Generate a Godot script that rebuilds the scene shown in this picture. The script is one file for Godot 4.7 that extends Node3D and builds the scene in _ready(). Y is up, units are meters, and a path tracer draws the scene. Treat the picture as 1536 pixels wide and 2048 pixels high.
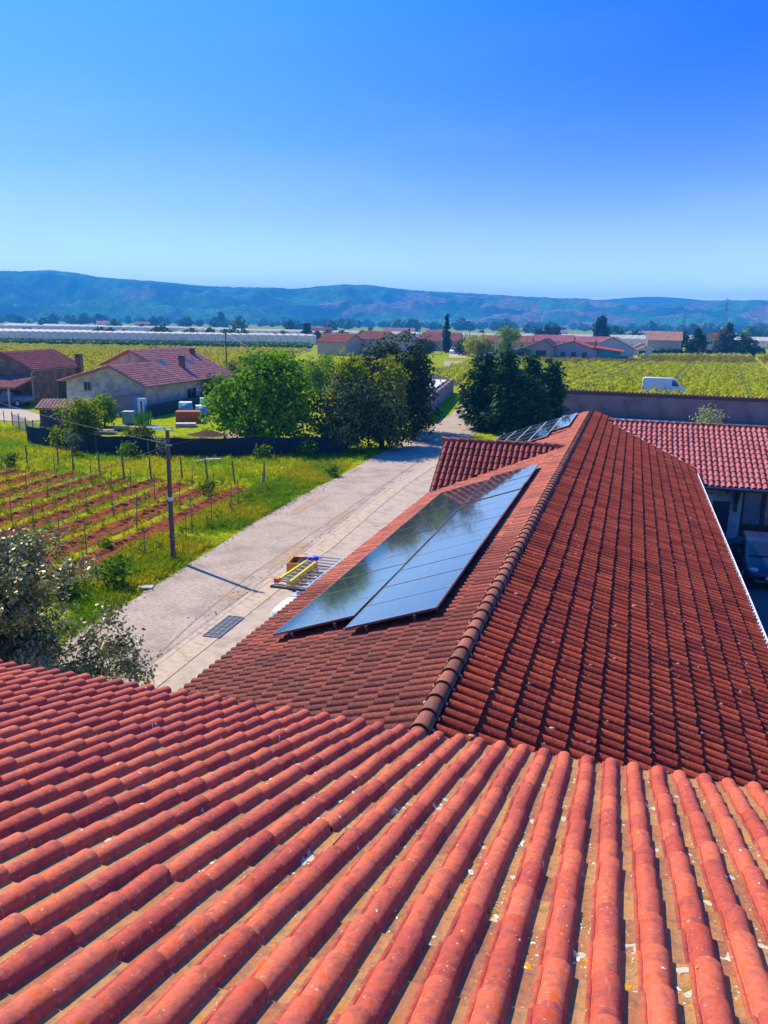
extends Node3D
# World axes: the long tiled building runs along -z, x to the right, y up, metres. The eye stands on the upper roof at (0, 9.5, 0).

const EYE := Vector3(0, 9.5, 0)
var taken := {}
var mats := {}
var rng := RandomNumberGenerator.new()


# ------------------------------------------------------------------ mesh collector
class B:
	var st := SurfaceTool.new()
	var n := 0
	func _init() -> void:
		st.begin(Mesh.PRIMITIVE_TRIANGLES)
	func smooth(on: bool) -> B:
		st.set_smooth_group(1 if on else -1)
		return self
	func col(c: Color) -> B:
		st.set_color(c)
		return self
	func tri(a: Vector3, b: Vector3, c: Vector3) -> void:
		st.add_vertex(a); st.add_vertex(c); st.add_vertex(b)
		n += 1
	func quad(a: Vector3, b: Vector3, c: Vector3, d: Vector3) -> void:
		tri(a, b, c); tri(a, c, d)
	func box(c: Vector3, s: Vector3, t := Basis()) -> B:
		st.set_smooth_group(-1)
		var h := s / 2
		var p := []
		for i in 8:
			p.append(c + t * Vector3(h.x if i & 1 else -h.x, h.y if i & 2 else -h.y, h.z if i & 4 else -h.z))
		quad(p[4], p[5], p[7], p[6]); quad(p[1], p[0], p[2], p[3]); quad(p[5], p[1], p[3], p[7])
		quad(p[0], p[4], p[6], p[2]); quad(p[6], p[7], p[3], p[2]); quad(p[0], p[1], p[5], p[4])
		return self
	func span(a: Vector3, b: Vector3) -> B:
		return box((a + b) / 2, (b - a).abs())
	func bar(a: Vector3, b: Vector3, w: float, h: float) -> B:
		var f := (b - a).normalized()
		var up := Vector3.UP if absf(f.y) < 0.95 else Vector3.RIGHT
		var r := f.cross(up).normalized()
		return box((a + b) / 2, Vector3(w, h, a.distance_to(b)), Basis(r, r.cross(f), -f))
	func tube(pts: Array, radii: Array, k := 6, cap := true) -> B:
		st.set_smooth_group(1)
		var rings := []
		for i in pts.size():
			var d: Vector3 = (pts[mini(i + 1, pts.size() - 1)] - pts[maxi(i - 1, 0)]).normalized()
			var u := d.cross(Vector3(0.31, 0.12, 0.94) if absf(d.z) < 0.8 else Vector3(0.9, 0.4, 0.1)).normalized()
			var v := d.cross(u)
			var ring := []
			for j in k:
				var a := TAU * j / k
				ring.append(pts[i] + (u * cos(a) + v * sin(a)) * float(radii[mini(i, radii.size() - 1)]))
			rings.append(ring)
		for i in pts.size() - 1:
			for j in k:
				var m := (j + 1) % k
				quad(rings[i][j], rings[i][m], rings[i + 1][m], rings[i + 1][j])
		if cap:
			st.set_smooth_group(-1)
			for j in range(1, k - 1):
				tri(rings[0][0], rings[0][j + 1], rings[0][j])
				tri(rings[-1][0], rings[-1][j], rings[-1][j + 1])
		return self
	func prism(poly: PackedVector2Array, t: Transform3D, depth: float) -> B:
		# outline in the local xy plane, pushed from z = 0 to z = -depth
		st.set_smooth_group(-1)
		if Geometry2D.is_polygon_clockwise(poly):
			poly.reverse()
		var idx := Geometry2D.triangulate_polygon(poly)
		for i in range(0, idx.size(), 3):
			var q := [poly[idx[i]], poly[idx[i + 1]], poly[idx[i + 2]]]
			if (q[1] - q[0]).cross(q[2] - q[0]) < 0:
				q = [q[0], q[2], q[1]]
			var f := q.map(func(p): return t * Vector3(p.x, p.y, 0))
			var b := q.map(func(p): return t * Vector3(p.x, p.y, -depth))
			tri(f[0], f[1], f[2]); tri(b[0], b[2], b[1])
		for i in poly.size():
			var p := poly[i]
			var q := poly[(i + 1) % poly.size()]
			quad(t * Vector3(p.x, p.y, 0), t * Vector3(p.x, p.y, -depth), t * Vector3(q.x, q.y, -depth), t * Vector3(q.x, q.y, 0))
		return self
	func loft(rings: Array, closed := true, caps := true) -> B:
		# rings of equal length, each counter-clockwise when seen from the end of the run
		var k: int = rings[0].size()
		for i in rings.size() - 1:
			for j in (k if closed else k - 1):
				var m := (j + 1) % k
				quad(rings[i][j], rings[i][m], rings[i + 1][m], rings[i + 1][j])
		if caps:
			for j in range(1, k - 1):
				tri(rings[0][0], rings[0][j + 1], rings[0][j])
				tri(rings[-1][0], rings[-1][j], rings[-1][j + 1])
		return self
	func ball(c: Vector3, r: Vector3, k := 8) -> B:
		st.set_smooth_group(1)
		var rings := []
		for i in k / 2 + 1:
			var a := PI * i / (k / 2) - PI / 2
			var ring := []
			for j in k:
				ring.append(c + r * Vector3(cos(a) * cos(TAU * j / k), sin(a), -cos(a) * sin(TAU * j / k)))
			rings.append(ring)
		return loft(rings, true, false)
	func done() -> ArrayMesh:
		st.generate_normals()
		st.index()
		return st.commit()


# ------------------------------------------------------------------ naming helpers
func numbered(called: String) -> String:
	taken[called] = taken.get(called, -1) + 1
	return called if taken[called] == 0 else "%s_%03d" % [called, taken[called]]

func obj(called: String, mesh, m: Material, parent: Node3D = null, at := Vector3.ZERO) -> MeshInstance3D:
	var o := MeshInstance3D.new()
	o.mesh = mesh.done() if mesh is B else mesh
	o.material_override = m
	o.position = at
	if parent == null:
		o.name = numbered(called)
		add_child(o)
	else:
		o.name = called
		if parent.has_node(called):
			var key := "%d/%s" % [parent.get_instance_id(), called]
			taken[key] = taken.get(key, 0) + 1
			o.name = "%s_%03d" % [called, taken[key]]
		parent.add_child(o, true)
	return o

func tag(o: Node3D, label := "", category := "", group := "", kind := "") -> Node3D:
	for p in [["label", label], ["category", category], ["group", group], ["kind", kind]]:
		if p[1] != "":
			o.set_meta(p[0], p[1])
	return o

func thing(called: String, label: String, category: String, at := Vector3.ZERO, turn := 0.0, group := "") -> Node3D:
	var o := Node3D.new()
	o.name = numbered(called)
	o.position = at
	o.rotation.y = turn
	add_child(o)
	return tag(o, label, category, group)

func copy_of(o: Node3D, at: Vector3, turn: float, label: String, size := 1.0) -> Node3D:
	var r: Node3D = o.duplicate()
	r.name = numbered(String(o.name).rstrip("_0123456789"))
	add_child(r)
	r.transform = Transform3D(Basis(Vector3.UP, turn).scaled(Vector3.ONE * size), at)
	r.set_meta("label", label)
	return r

func struct(called: String, mesh, m: Material) -> MeshInstance3D:
	var o := obj(called, mesh, m)
	o.set_meta("kind", "structure")
	return o

func many(called: String, mesh: Mesh, m: Material, places: Array, tints: Array, parent: Node3D = null) -> MultiMeshInstance3D:
	var mm := MultiMesh.new()
	mm.transform_format = MultiMesh.TRANSFORM_3D
	mm.use_colors = tints.size() > 0
	mm.mesh = mesh
	mm.instance_count = places.size()
	for i in places.size():
		mm.set_instance_transform(i, places[i])
		if tints.size():
			mm.set_instance_color(i, tints[i])
	var o := MultiMeshInstance3D.new()
	o.multimesh = mm
	o.material_override = m
	o.set_meta("kind", "stuff")
	if parent:
		o.name = called
		parent.add_child(o, true)
	else:
		o.name = numbered(called)
		add_child(o)
	return o


# ------------------------------------------------------------------ materials
func lin(r: float, g: float, b: float, a := 1.0) -> Color:
	var c := Color(r, g, b).linear_to_srgb()
	c.a = a
	return c

func ntex(sd: int, freq: float, oct: int, stops: Array, size := 512, type := FastNoiseLite.TYPE_SIMPLEX_SMOOTH) -> NoiseTexture2D:
	var f := FastNoiseLite.new()
	f.noise_type = type
	f.seed = sd
	f.frequency = freq
	f.fractal_octaves = oct
	f.fractal_gain = 0.6
	var t := NoiseTexture2D.new()
	t.width = size; t.height = size
	t.seamless = true
	t.noise = f
	if stops.size():
		var g := Gradient.new()
		var off := PackedFloat32Array()
		var cs := PackedColorArray()
		for s in stops:
			off.append(s[0]); cs.append(s[1])
		g.offsets = off
		g.colors = cs
		t.color_ramp = g
	return t

func grey(v: float, a := 1.0) -> Color:
	return Color(v, v, v, a)

func mat(key: String, c: Color, rough := 0.9, tex: Texture2D = null, scale := 1.0, bump: Texture2D = null, height := 0.0) -> StandardMaterial3D:
	if mats.has(key):
		return mats[key]
	var m := StandardMaterial3D.new()
	m.resource_name = key
	m.albedo_color = c
	m.roughness = rough
	m.uv1_triplanar = true
	m.uv1_world_triplanar = true
	m.uv1_scale = Vector3.ONE * scale
	m.albedo_texture = tex
	if bump:
		m.heightmap_enabled = true
		m.heightmap_texture = bump
		m.heightmap_scale = height
	if rough >= 0.94:
		m.metallic_specular = 0.08
	mats[key] = m
	return m

func leaf_mat(key: String, back := 0.8) -> StandardMaterial3D:
	# leaf colours sit in the vertices at one and a half times their value, so that dark greens keep their steps
	var m := mat(key, lin(0.6667, 0.6667, 0.6667), 0.7)
	m.vertex_color_use_as_albedo = true
	m.backlight_enabled = true
	m.backlight = Color(back, back, back * 0.4)
	m.metallic_specular = 0.15
	return m


# ------------------------------------------------------------------ roof tiles
func tile_profile(p: float, t: float, bw: float, bh: float) -> Array:
	var k := 0.86 + 0.14 * t
	var out := [Vector2(-0.014 * p / 0.21, 0.017), Vector2(0.002, 0.019)]
	for i in 9:
		var a := PI - PI * i / 8.0
		out.append(Vector2(0.006 + bw / 2 + cos(a) * bw / 2 * k, 0.012 + sin(a) * bh * k - (0.010 if i == 8 else 0.0)))
	var left := p - bw - 0.006
	out.append(Vector2(bw + 0.006 + left * 0.3, -0.001))
	out.append(Vector2(bw + 0.006 + left * 0.75, 0.001))
	out.append(Vector2(p + 0.004, 0.009))
	return out

func make_tile(p: float, length: float, bw: float, bh: float, tilt: float, pan: Color, clay: Color, lip: Color) -> ArrayMesh:
	var b := B.new()
	var a := tile_profile(p, 0.0, bw, bh)
	var z := tile_profile(p, 1.0, bw, bh)
	var mid := []
	for i in a.size():
		mid.append((a[i] + z[i]) / 2)
	b.smooth(true)
	for i in a.size() - 1:
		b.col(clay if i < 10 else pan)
		var u := [Vector3(p - a[i].x, a[i].y, 0), Vector3(p - a[i + 1].x, a[i + 1].y, 0)]
		var w := [Vector3(p - z[i].x, z[i].y + tilt, length), Vector3(p - z[i + 1].x, z[i + 1].y + tilt, length)]
		b.quad(u[0], u[1], w[1], w[0])
	b.smooth(false)
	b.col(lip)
	for i in a.size() - 1:
		var w := [Vector3(p - z[i].x, z[i].y + tilt, length), Vector3(p - z[i + 1].x, z[i + 1].y + tilt, length)]
		var d := Vector3(0, -minf(tilt, 0.02) + 0.003, 0)
		b.quad(w[0], w[1], w[1] + d, w[0] + d)
	var f0 := Vector3(p - a[0].x, a[0].y, 0)
	var f1 := Vector3(p - z[0].x, z[0].y + tilt, length)
	b.quad(f0, f1, f1 + Vector3(0, -0.009, 0), f0 + Vector3(0, -0.009, 0))
	return b.done()

func everywhere(_p) -> bool:
	return true

func tile_field(roof: Node3D, frame: Transform3D, width: float, length: float, p: float, gauge: float, mesh: Mesh, key: String, base: Color, tex: Texture2D, tone: Callable, keep: Callable, singles: int, jitter := 1.0, moved := {}) -> void:
	# frame: origin at the top left of the slope, x across, y out of the roof, z down the slope
	var tones := []
	for i in 14:
		tones.append(tone.call(i))
	var cols := int(ceil(width / p))
	var rows := int(ceil(length / gauge))
	var all := []
	for r in rows:
		for c in cols:
			var where := frame * Vector3((c + 0.5) * p, 0, (r + 0.5) * gauge)
			if not keep.call(where):
				continue
			var t := frame * Transform3D(Basis(Vector3.UP, rng.randfn(0, 0.006) * jitter) * Basis(Vector3.RIGHT, rng.randfn(0, 0.004) * jitter), Vector3(c * p + rng.randfn(0, 0.002) * jitter, rng.randf() * 0.004 * jitter, r * gauge + rng.randfn(0, 0.004) * jitter))
			if moved.has(Vector2i(c, r)):
				t = frame * Transform3D(Basis(Vector3.UP, moved[Vector2i(c, r)][1]), Vector3(c * p, 0, r * gauge) + moved[Vector2i(c, r)][0])
			all.append([where.distance_to(EYE), t, rng.randi() % 14])
	all.sort_custom(func(a, b): return a[0] < b[0])
	var places := []
	var tints := []
	for i in all.size():
		var tn: Color = tones[all[i][2]]
		if i < singles:
			var m := mat("%s_%d" % [key, all[i][2]], (Color(base.r * tn.r, base.g * tn.g, base.b * tn.b)).linear_to_srgb(), 0.72, tex, 0.7)
			m.albedo_color = Color(base.r * tn.r, base.g * tn.g, base.b * tn.b).linear_to_srgb()
			m.vertex_color_use_as_albedo = true
			m.metallic_specular = 0.25
			var o := MeshInstance3D.new()
			o.mesh = mesh
			o.material_override = m
			var tk := "%d/tile" % roof.get_instance_id()
			taken[tk] = taken.get(tk, -1) + 1
			o.name = "tile" if taken[tk] == 0 else "tile_%03d" % taken[tk]
			o.transform = all[i][1]
			roof.add_child(o)
		else:
			places.append(all[i][1])
			tints.append(tn)
	if places.size():
		var m := mat(key + "_rest", base.linear_to_srgb(), 0.72, tex, 0.7)
		m.albedo_color = base.linear_to_srgb()
		m.vertex_color_use_as_albedo = true
		m.metallic_specular = 0.25
		many("tiles", mesh, m, places, tints, roof)


# ------------------------------------------------------------------ plants
func crown(sd: int, blobs: Array, clumps: int, leaves: int, size: float, spread: float, dark: Color, light: Color, long := 1.0, droop := 0.0) -> ArrayMesh:
	# blobs: [centre, radii]; leaf-sized faces gathered in clumps through each blob's volume, more of them near its outside
	var r := RandomNumberGenerator.new()
	r.seed = sd
	var v := PackedVector3Array()
	var nn := PackedVector3Array()
	var cc := PackedColorArray()
	var idx := PackedInt32Array()
	for blob in blobs:
		var c0: Vector3 = blob[0]
		var rad: Vector3 = blob[1]
		var share: float = blob[2] if blob.size() > 2 else 1.0
		for k in int(clumps * share):
			var d := Vector3(r.randfn(), r.randfn(), r.randfn()).normalized()
			var far := pow(r.randf(), 0.4) * r.randf_range(0.78, 1.2)
			if sin(d.x * 5.0 + sd) * sin(d.y * 6.0 + sd * 1.7) * sin(d.z * 5.0 + sd * 0.6) > 0.28:
				far *= 0.72
			var cc0 := c0 + d * rad * far
			var hue := clampf(r.randfn(0.5, 0.28), 0, 1)
			var sp := spread * r.randf_range(0.6, 1.4)
			for i in leaves:
				var off := Vector3(r.randfn(), r.randfn() * 0.75, r.randfn()) * sp * 0.5
				var p := cc0 + off
				if p.y < 0.03:
					continue
				var nrm := (d * 0.7 + Vector3(r.randfn(), r.randfn() + 0.5, r.randfn()) * 0.8).normalized()
				var t := nrm.cross(Vector3(r.randfn(), r.randfn(), r.randfn())).normalized()
				if droop > 0.0:
					t = (d * Vector3(1, 0.2, 1) + Vector3(0, -droop, 0) + Vector3(r.randfn(), r.randfn(), r.randfn()) * 0.35).normalized()
					nrm = t.cross(Vector3(r.randfn(), r.randfn() * 0.4, r.randfn())).normalized()
				var s := size * r.randf_range(0.65, 1.35)
				var b := nrm.cross(t) * s * 0.5 / long
				t *= s * 0.5 * long
				var at := v.size()
				v.append(p - t); v.append(p + b); v.append(p + t); v.append(p - b)
				var c := dark.lerp(light, clampf(hue + r.randfn(0, 0.18), 0, 1)) * 1.5
				for q in 4:
					nn.append(nrm); cc.append(c)
				idx.append_array(PackedInt32Array([at, at + 1, at + 2, at, at + 2, at + 3]))
	var arr := []
	arr.resize(Mesh.ARRAY_MAX)
	arr[Mesh.ARRAY_VERTEX] = v
	arr[Mesh.ARRAY_NORMAL] = nn
	arr[Mesh.ARRAY_COLOR] = cc
	arr[Mesh.ARRAY_INDEX] = idx
	var m := ArrayMesh.new()
	m.add_surface_from_arrays(Mesh.PRIMITIVE_TRIANGLES, arr)
	return m

func trunk(sd: int, h: float, r0: float, limbs: int, reach: float, stems := 1) -> B:
	var r := RandomNumberGenerator.new()
	r.seed = sd
	var b := B.new()
	for s in stems:
		var lean := Vector3(r.randfn(), 0, r.randfn()) * 0.12 * (1.0 if stems == 1 else 3.0)
		var pts := []
		for i in 5:
			pts.append(Vector3(r.randfn() * 0.03 * h * i / 4, h * i / 4.0, r.randfn() * 0.03 * h * i / 4) + lean * h * i / 4.0)
		b.tube(pts, [r0 * 1.25, r0, r0 * 0.8, r0 * 0.55, r0 * 0.25], 7)
		for k in limbs:
			var f := r.randf_range(0.35, 0.95)
			var i0 := int(f * 4)
			var p0: Vector3 = pts[i0].lerp(pts[mini(i0 + 1, 4)], f * 4 - i0)
			var a := r.randf() * TAU
			var d := Vector3(cos(a), r.randf_range(0.3, 0.9), sin(a)) * reach * r.randf_range(0.6, 1.1)
			var m := p0 + d * 0.5 + Vector3(0, reach * 0.06, 0)
			b.tube([p0, m, p0 + d], [r0 * 0.5 * (1.1 - f * 0.6), r0 * 0.28, r0 * 0.08], 5)
			for q in 2:
				var e := Vector3(r.randfn(), r.randf_range(0.0, 1.0), r.randfn()).normalized() * reach * 0.45
				b.tube([m, m + e], [r0 * 0.2, r0 * 0.05], 4)
	return b

func tree(called: String, label: String, at: Vector3, foliage: ArrayMesh, fm: Material, wood: B, category := "tree", group := "", turn := 0.0) -> Node3D:
	var t := thing(called, label, category, at, turn, group)
	obj("trunk" if category == "tree" else "stem", wood, mat("bark", lin(0.075, 0.055, 0.04), 0.95, null), t)
	obj("crown" if category == "tree" else "foliage", foliage, fm, t)
	return t

func tuft(sd: int, blades: int, h: float, w: float, wide: float, lean: float) -> ArrayMesh:
	var r := RandomNumberGenerator.new()
	r.seed = sd
	var b := B.new()
	b.smooth(false)
	for i in blades:
		var a := r.randf() * TAU
		var p := Vector3(cos(a), 0, sin(a)) * wide * sqrt(r.randf())
		var d := Vector3(cos(a + r.randfn()), 0, sin(a + r.randfn()))
		var s := Vector3(-d.z, 0, d.x) * w * 0.5
		var hh := h * r.randf_range(0.5, 1.2)
		var m := p + Vector3(0, hh * 0.6, 0) + d * lean * hh * 0.3
		var e := p + Vector3(0, hh, 0) + d * lean * hh
		var c := r.randf_range(0.7, 1.15)
		b.col(Color(c, c, c * 0.9))
		b.quad(p - s, p + s, m + s * 0.8, m - s * 0.8)
		b.tri(m - s * 0.8, m + s * 0.8, e)
	return b.done()


# ------------------------------------------------------------------ ground sheets
func sheet(called: String, pts: Array, y: float, m: Material) -> MeshInstance3D:
	var poly := PackedVector2Array(pts)
	var b := B.new()
	b.smooth(false)
	var idx := Geometry2D.triangulate_polygon(poly)
	for i in range(0, idx.size(), 3):
		var q := [poly[idx[i]], poly[idx[i + 1]], poly[idx[i + 2]]]
		if (q[1] - q[0]).cross(q[2] - q[0]) > 0:
			q = [q[0], q[2], q[1]]
		b.tri(Vector3(q[0].x, y, q[0].y), Vector3(q[1].x, y, q[1].y), Vector3(q[2].x, y, q[2].y))
	return struct(called, b, m)

func inside(p: Vector2, poly: PackedVector2Array) -> bool:
	return Geometry2D.is_point_in_polygon(p, poly)


# ------------------------------------------------------------------ houses
func gable_house(called: String, label: String, at: Vector3, turn: float, w: float, d: float, el: float, er: float, ro: float, rh: float, wall: Material, tone: Color, holes: Array, over := 0.35, cat := "house") -> Node3D:
	# gable wall on local z = 0 facing +z, x from 0 to w, the house runs back to z = -d; eaves el (left) and er (right), ridge at x = ro, height rh
	var t := thing(called, label, cat, at, turn)
	var b := B.new()
	b.prism(PackedVector2Array([Vector2(0, -0.2), Vector2(w, -0.2), Vector2(w, er), Vector2(ro, rh), Vector2(0, el)]), Transform3D(), d)
	obj("wall", b, wall, t)
	house_roof(t, w, d, el, er, ro, rh, tone, over)
	for h in holes:
		house_hole(t, h, w, d)
	return t

func house_roof(t: Node3D, w: float, d: float, el: float, er: float, ro: float, rh: float, tone: Color, over: float, z0 := 0.0) -> MeshInstance3D:
	var roof := B.new()
	var sides := []
	for s in [[ro, w, er, 1.0], [ro, 0.0, el, -1.0]]:
		var run: float = absf(s[1] - s[0])
		if run < 0.2:
			continue
		var slope: float = (rh - s[2]) / run
		var full := run + over
		var a := Vector3(ro, rh + 0.02, z0 + over)
		var e := Vector3(ro + s[3] * full, rh + 0.02 - slope * full, z0 + over)
		var n := Vector3(slope * s[3], 1, 0).normalized() * 0.12
		var back := Vector3(0, 0, -d - over * 2)
		var q := [a, e, e + n, a + n]
		roof.smooth(false)
		var f := q
		var g := q.map(func(p): return p + back)
		if s[3] < 0:
			f = [q[3], q[2], q[1], q[0]]
			g = f.map(func(p): return p + back)
		roof.quad(f[0], f[1], f[2], f[3]); roof.quad(g[3], g[2], g[1], g[0])
		for i in 4:
			roof.quad(f[i], g[i], g[(i + 1) % 4], f[(i + 1) % 4])
		sides.append([a + n, (e - a).normalized(), full * sqrt(1 + slope * slope), s[3]])
	var key := "roof_%.2f_%.2f_%.2f" % [tone.r, tone.g, tone.b]
	var o := obj("roof", roof, mat(key, tone.linear_to_srgb(), 0.9, tex_tile, 0.35), t)
	for s in sides:
		var down: Vector3 = s[1]
		var across := Vector3(0, 0, -s[3])
		var origin: Vector3 = s[0] + (Vector3(0, 0, -d - over * 2) if s[3] < 0 else Vector3.ZERO)
		var fr := Transform3D(Basis(across, down.cross(across), down), origin)
		tile_field(o, fr, d + over * 2, s[2], 0.3, 0.42, tile_far, key + "t", tone, tex_tile, func(i): var k: float = 0.78 + 0.035 * i; return Color(k, k, k), everywhere, 0)
	var rt := B.new()
	var k := int((d + over * 2) / 0.45)
	for i in k:
		var z := z0 + over - (i + 0.5) * (d + over * 2) / k
		rt.tube([Vector3(ro, rh + 0.13, z + 0.25), Vector3(ro, rh + 0.12, z - 0.22)], [0.13, 0.115], 6)
	obj("ridge_tiles", rt, mats[key], o).set_meta("kind", "stuff")
	return o

func house_hole(t: Node3D, h: Array, w: float, d: float) -> void:
	# [face, along, sill, width, height, kind]
	var turn := Basis()
	var o := Vector3.ZERO
	match h[0]:
		"front": o = Vector3(h[1], h[2], 0)
		"right":
			o = Vector3(w, h[2], -h[1]); turn = Basis(Vector3.UP, PI / 2)
		"left":
			o = Vector3(0, h[2], -h[1]); turn = Basis(Vector3.UP, -PI / 2)
	var f := B.new()
	var ww: float = h[3]
	var hh: float = h[4]
	var fr := 0.08
	for q in [[Vector3(-fr / 2, hh / 2, 0.02), Vector3(fr, hh + fr * 2, 0.08)], [Vector3(ww + fr / 2, hh / 2, 0.02), Vector3(fr, hh + fr * 2, 0.08)], [Vector3(ww / 2, hh + fr / 2, 0.021), Vector3(ww, fr, 0.08)], [Vector3(ww / 2, -fr / 2, 0.03), Vector3(ww, fr, 0.12)]]:
		f.box(o + turn * q[0], q[1], turn)
	if h[5] == "window":
		f.box(o + turn * Vector3(ww / 2, hh / 2, 0.02), Vector3(0.06, hh, 0.06), turn)
	var frm := obj("window" if h[5] == "window" else "door", f, mat("trim_white" if h[5] == "window" else "trim_dark", lin(0.3, 0.29, 0.28) if h[5] == "window" else lin(0.05, 0.045, 0.05), 0.6), t)
	var p := B.new()
	p.box(o + turn * Vector3(ww / 2, hh / 2, 0.008), Vector3(ww, hh, 0.03), turn)
	obj("pane" if h[5] == "window" else "door_leaf", p, mat("dark_glass", lin(0.012, 0.014, 0.02), 0.12) if h[5] == "window" else mat("door_dark", lin(0.03, 0.028, 0.04), 0.7), frm)

func chimney(t: Node3D, at: Vector3, w: float, h: float, m: Material) -> void:
	var b := B.new()
	b.box(at + Vector3(0, h / 2, 0), Vector3(w, h, w))
	b.box(at + Vector3(0, h + 0.06, 0), Vector3(w + 0.16, 0.12, w + 0.16))
	for s in [-1, 1]:
		b.box(at + Vector3(s * w * 0.36, h + 0.24, 0), Vector3(0.1, 0.24, w))
	b.box(at + Vector3(0, h + 0.41, 0), Vector3(w + 0.1, 0.1, w + 0.1))
	obj("chimney", b, m, t)


# ------------------------------------------------------------------ vehicles
func vehicle(called: String, label: String, cat: String, at: Vector3, turn: float, l: float, w: float, side: PackedVector2Array, glass: Array, paint: Material, wheel_r: float, axles: Array, plate := "") -> Node3D:
	# side: the outline seen from the side, x forward; lofted across with rounded shoulders. glass: [x0, y0, x1, y1, ...] side panes as outlines
	var t := thing(called, label, cat, at, turn)
	var b := B.new()
	b.smooth(true)
	var rings := []
	for q in [[-1.0, 0.90], [-0.97, 0.955], [-0.88, 0.99], [-0.6, 1.0], [0.6, 1.0], [0.88, 0.99], [0.97, 0.955], [1.0, 0.90]]:
		var ring := []
		for p in side:
			var up := clampf((p.y - 0.9) / 1.2, 0, 1)
			var y := p.y if p.y < 0.5 else lerpf(0.5, p.y, 1.0 - (1.0 - q[1]) * 0.9)
			ring.append(Vector3(q[0] * w / 2 * (1.0 - 0.16 * up), y, -(p.x - l / 2) * (1.0 - (1.0 - q[1]) * 0.25)))
		rings.append(ring)
	b.loft(rings)
	obj("body", b, paint, t)
	var gm := mat("car_glass", lin(0.01, 0.012, 0.018), 0.05)
	gm.metallic_specular = 0.7
	for g in glass:
		for s in [-1, 1]:
			var pb := B.new()
			var poly: PackedVector2Array = g
			var up0 := Transform3D(Basis(Vector3(0, 0, -1), Vector3.UP, Vector3(1, 0, 0)), Vector3(0.02, 0, l / 2))
			var pts := []
			for p in poly:
				var up := clampf((p.y - 0.9) / 1.2, 0, 1)
				pts.append(Vector3(s * (w / 2 * (1.0 - 0.16 * up) + 0.012), p.y, -(p.x - l / 2)))
			for i in range(1, pts.size() - 1):
				if s > 0:
					pb.tri(pts[0], pts[i + 1], pts[i])
				else:
					pb.tri(pts[0], pts[i], pts[i + 1])
			obj("side_window", pb, gm, t)
	for ax in axles:
		for s in [-1, 1]:
			var c := Vector3(s * (w / 2 - 0.08), wheel_r, -(ax - l / 2))
			var tb := B.new()
			tb.tube([c + Vector3(s * -0.1, 0, 0), c + Vector3(s * 0.1, 0, 0)], [wheel_r], 16)
			var wh := obj("wheel", tb, mat("tyre", lin(0.02, 0.02, 0.022), 0.85), t)
			var rb := B.new()
			rb.tube([c + Vector3(s * 0.09, 0, 0), c + Vector3(s * 0.115, 0, 0)], [wheel_r * 0.62], 12)
			obj("rim", rb, mat("rim", lin(0.4, 0.41, 0.43), 0.35), wh)
	return t


var tex_tile: Texture2D
var tile_far: ArrayMesh
const S_MAIN := 0.358
const S_FORE := 0.33
const S_LEFT := 0.69
const S_RIGHT := 0.35

func y_main(x: float) -> float:
	return 5.15 - S_MAIN * absf(x + 1.91)

func y_left(z: float) -> float:
	return 5.05 - S_LEFT * absf(z + 30.55)

func y_right(z: float) -> float:
	return 4.85 - S_RIGHT * absf(z + 41.8)


func _ready() -> void:
	rng.seed = 77
	# ---- camera
	var cam := Camera3D.new()
	cam.name = "camera"
	cam.fov = 65.24
	cam.near = 0.1
	cam.far = 30000.0
	cam.position = EYE
	cam.rotation_order = EULER_ORDER_YXZ
	cam.rotation_degrees = Vector3(-13.28, 16.9, 0.85)
	add_child(cam)
	cam.current = true
	# ---- sky, sun, air
	var to_sun := Vector3(-0.646, 0.691, -0.325).normalized()
	var env := Environment.new()
	env.background_mode = Environment.BG_SKY
	env.tonemap_mode = Environment.TONE_MAPPER_LINEAR
	env.tonemap_exposure = 1.75
	env.sdfgi_enabled = true
	env.ssao_enabled = true
	env.ssil_enabled = true
	env.fog_enabled = true
	env.fog_light_color = Color(0.05, 0.42, 1.0).linear_to_srgb()
	env.fog_density = 0.00040
	var sky := Sky.new()
	var pano := PanoramaSkyMaterial.new()
	pano.panorama = ImageTexture.create_from_image(sky_image(to_sun, 1.75))
	sky.sky_material = pano
	env.sky = sky
	var we := WorldEnvironment.new()
	we.name = "world"
	we.environment = env
	add_child(we)
	var sun := DirectionalLight3D.new()
	sun.name = "sun"
	sun.light_energy = 1.6
	sun.light_color = Color(1.0, 0.93, 0.82)
	sun.light_angular_distance = 0.5
	sun.shadow_enabled = true
	sun.basis = Basis.looking_at(-to_sun, Vector3.UP)
	add_child(sun)

	tex_tile = ntex(5, 0.012, 5, [[0.0, grey(0.62)], [0.35, grey(0.85)], [0.65, grey(0.98)], [1.0, Color(1.0, 0.97, 0.9)]], 1024)
	tile_far = make_tile(0.3, 0.46, 0.2, 0.085, 0.03, grey(0.8), grey(1.0), grey(0.8))
	ground()
	hills()
	fore_house()
	main_building()
	solar()
	street()
	young_vineyard()
	yard()
	houses()
	trees()
	far_fields()
	far_things()


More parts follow.
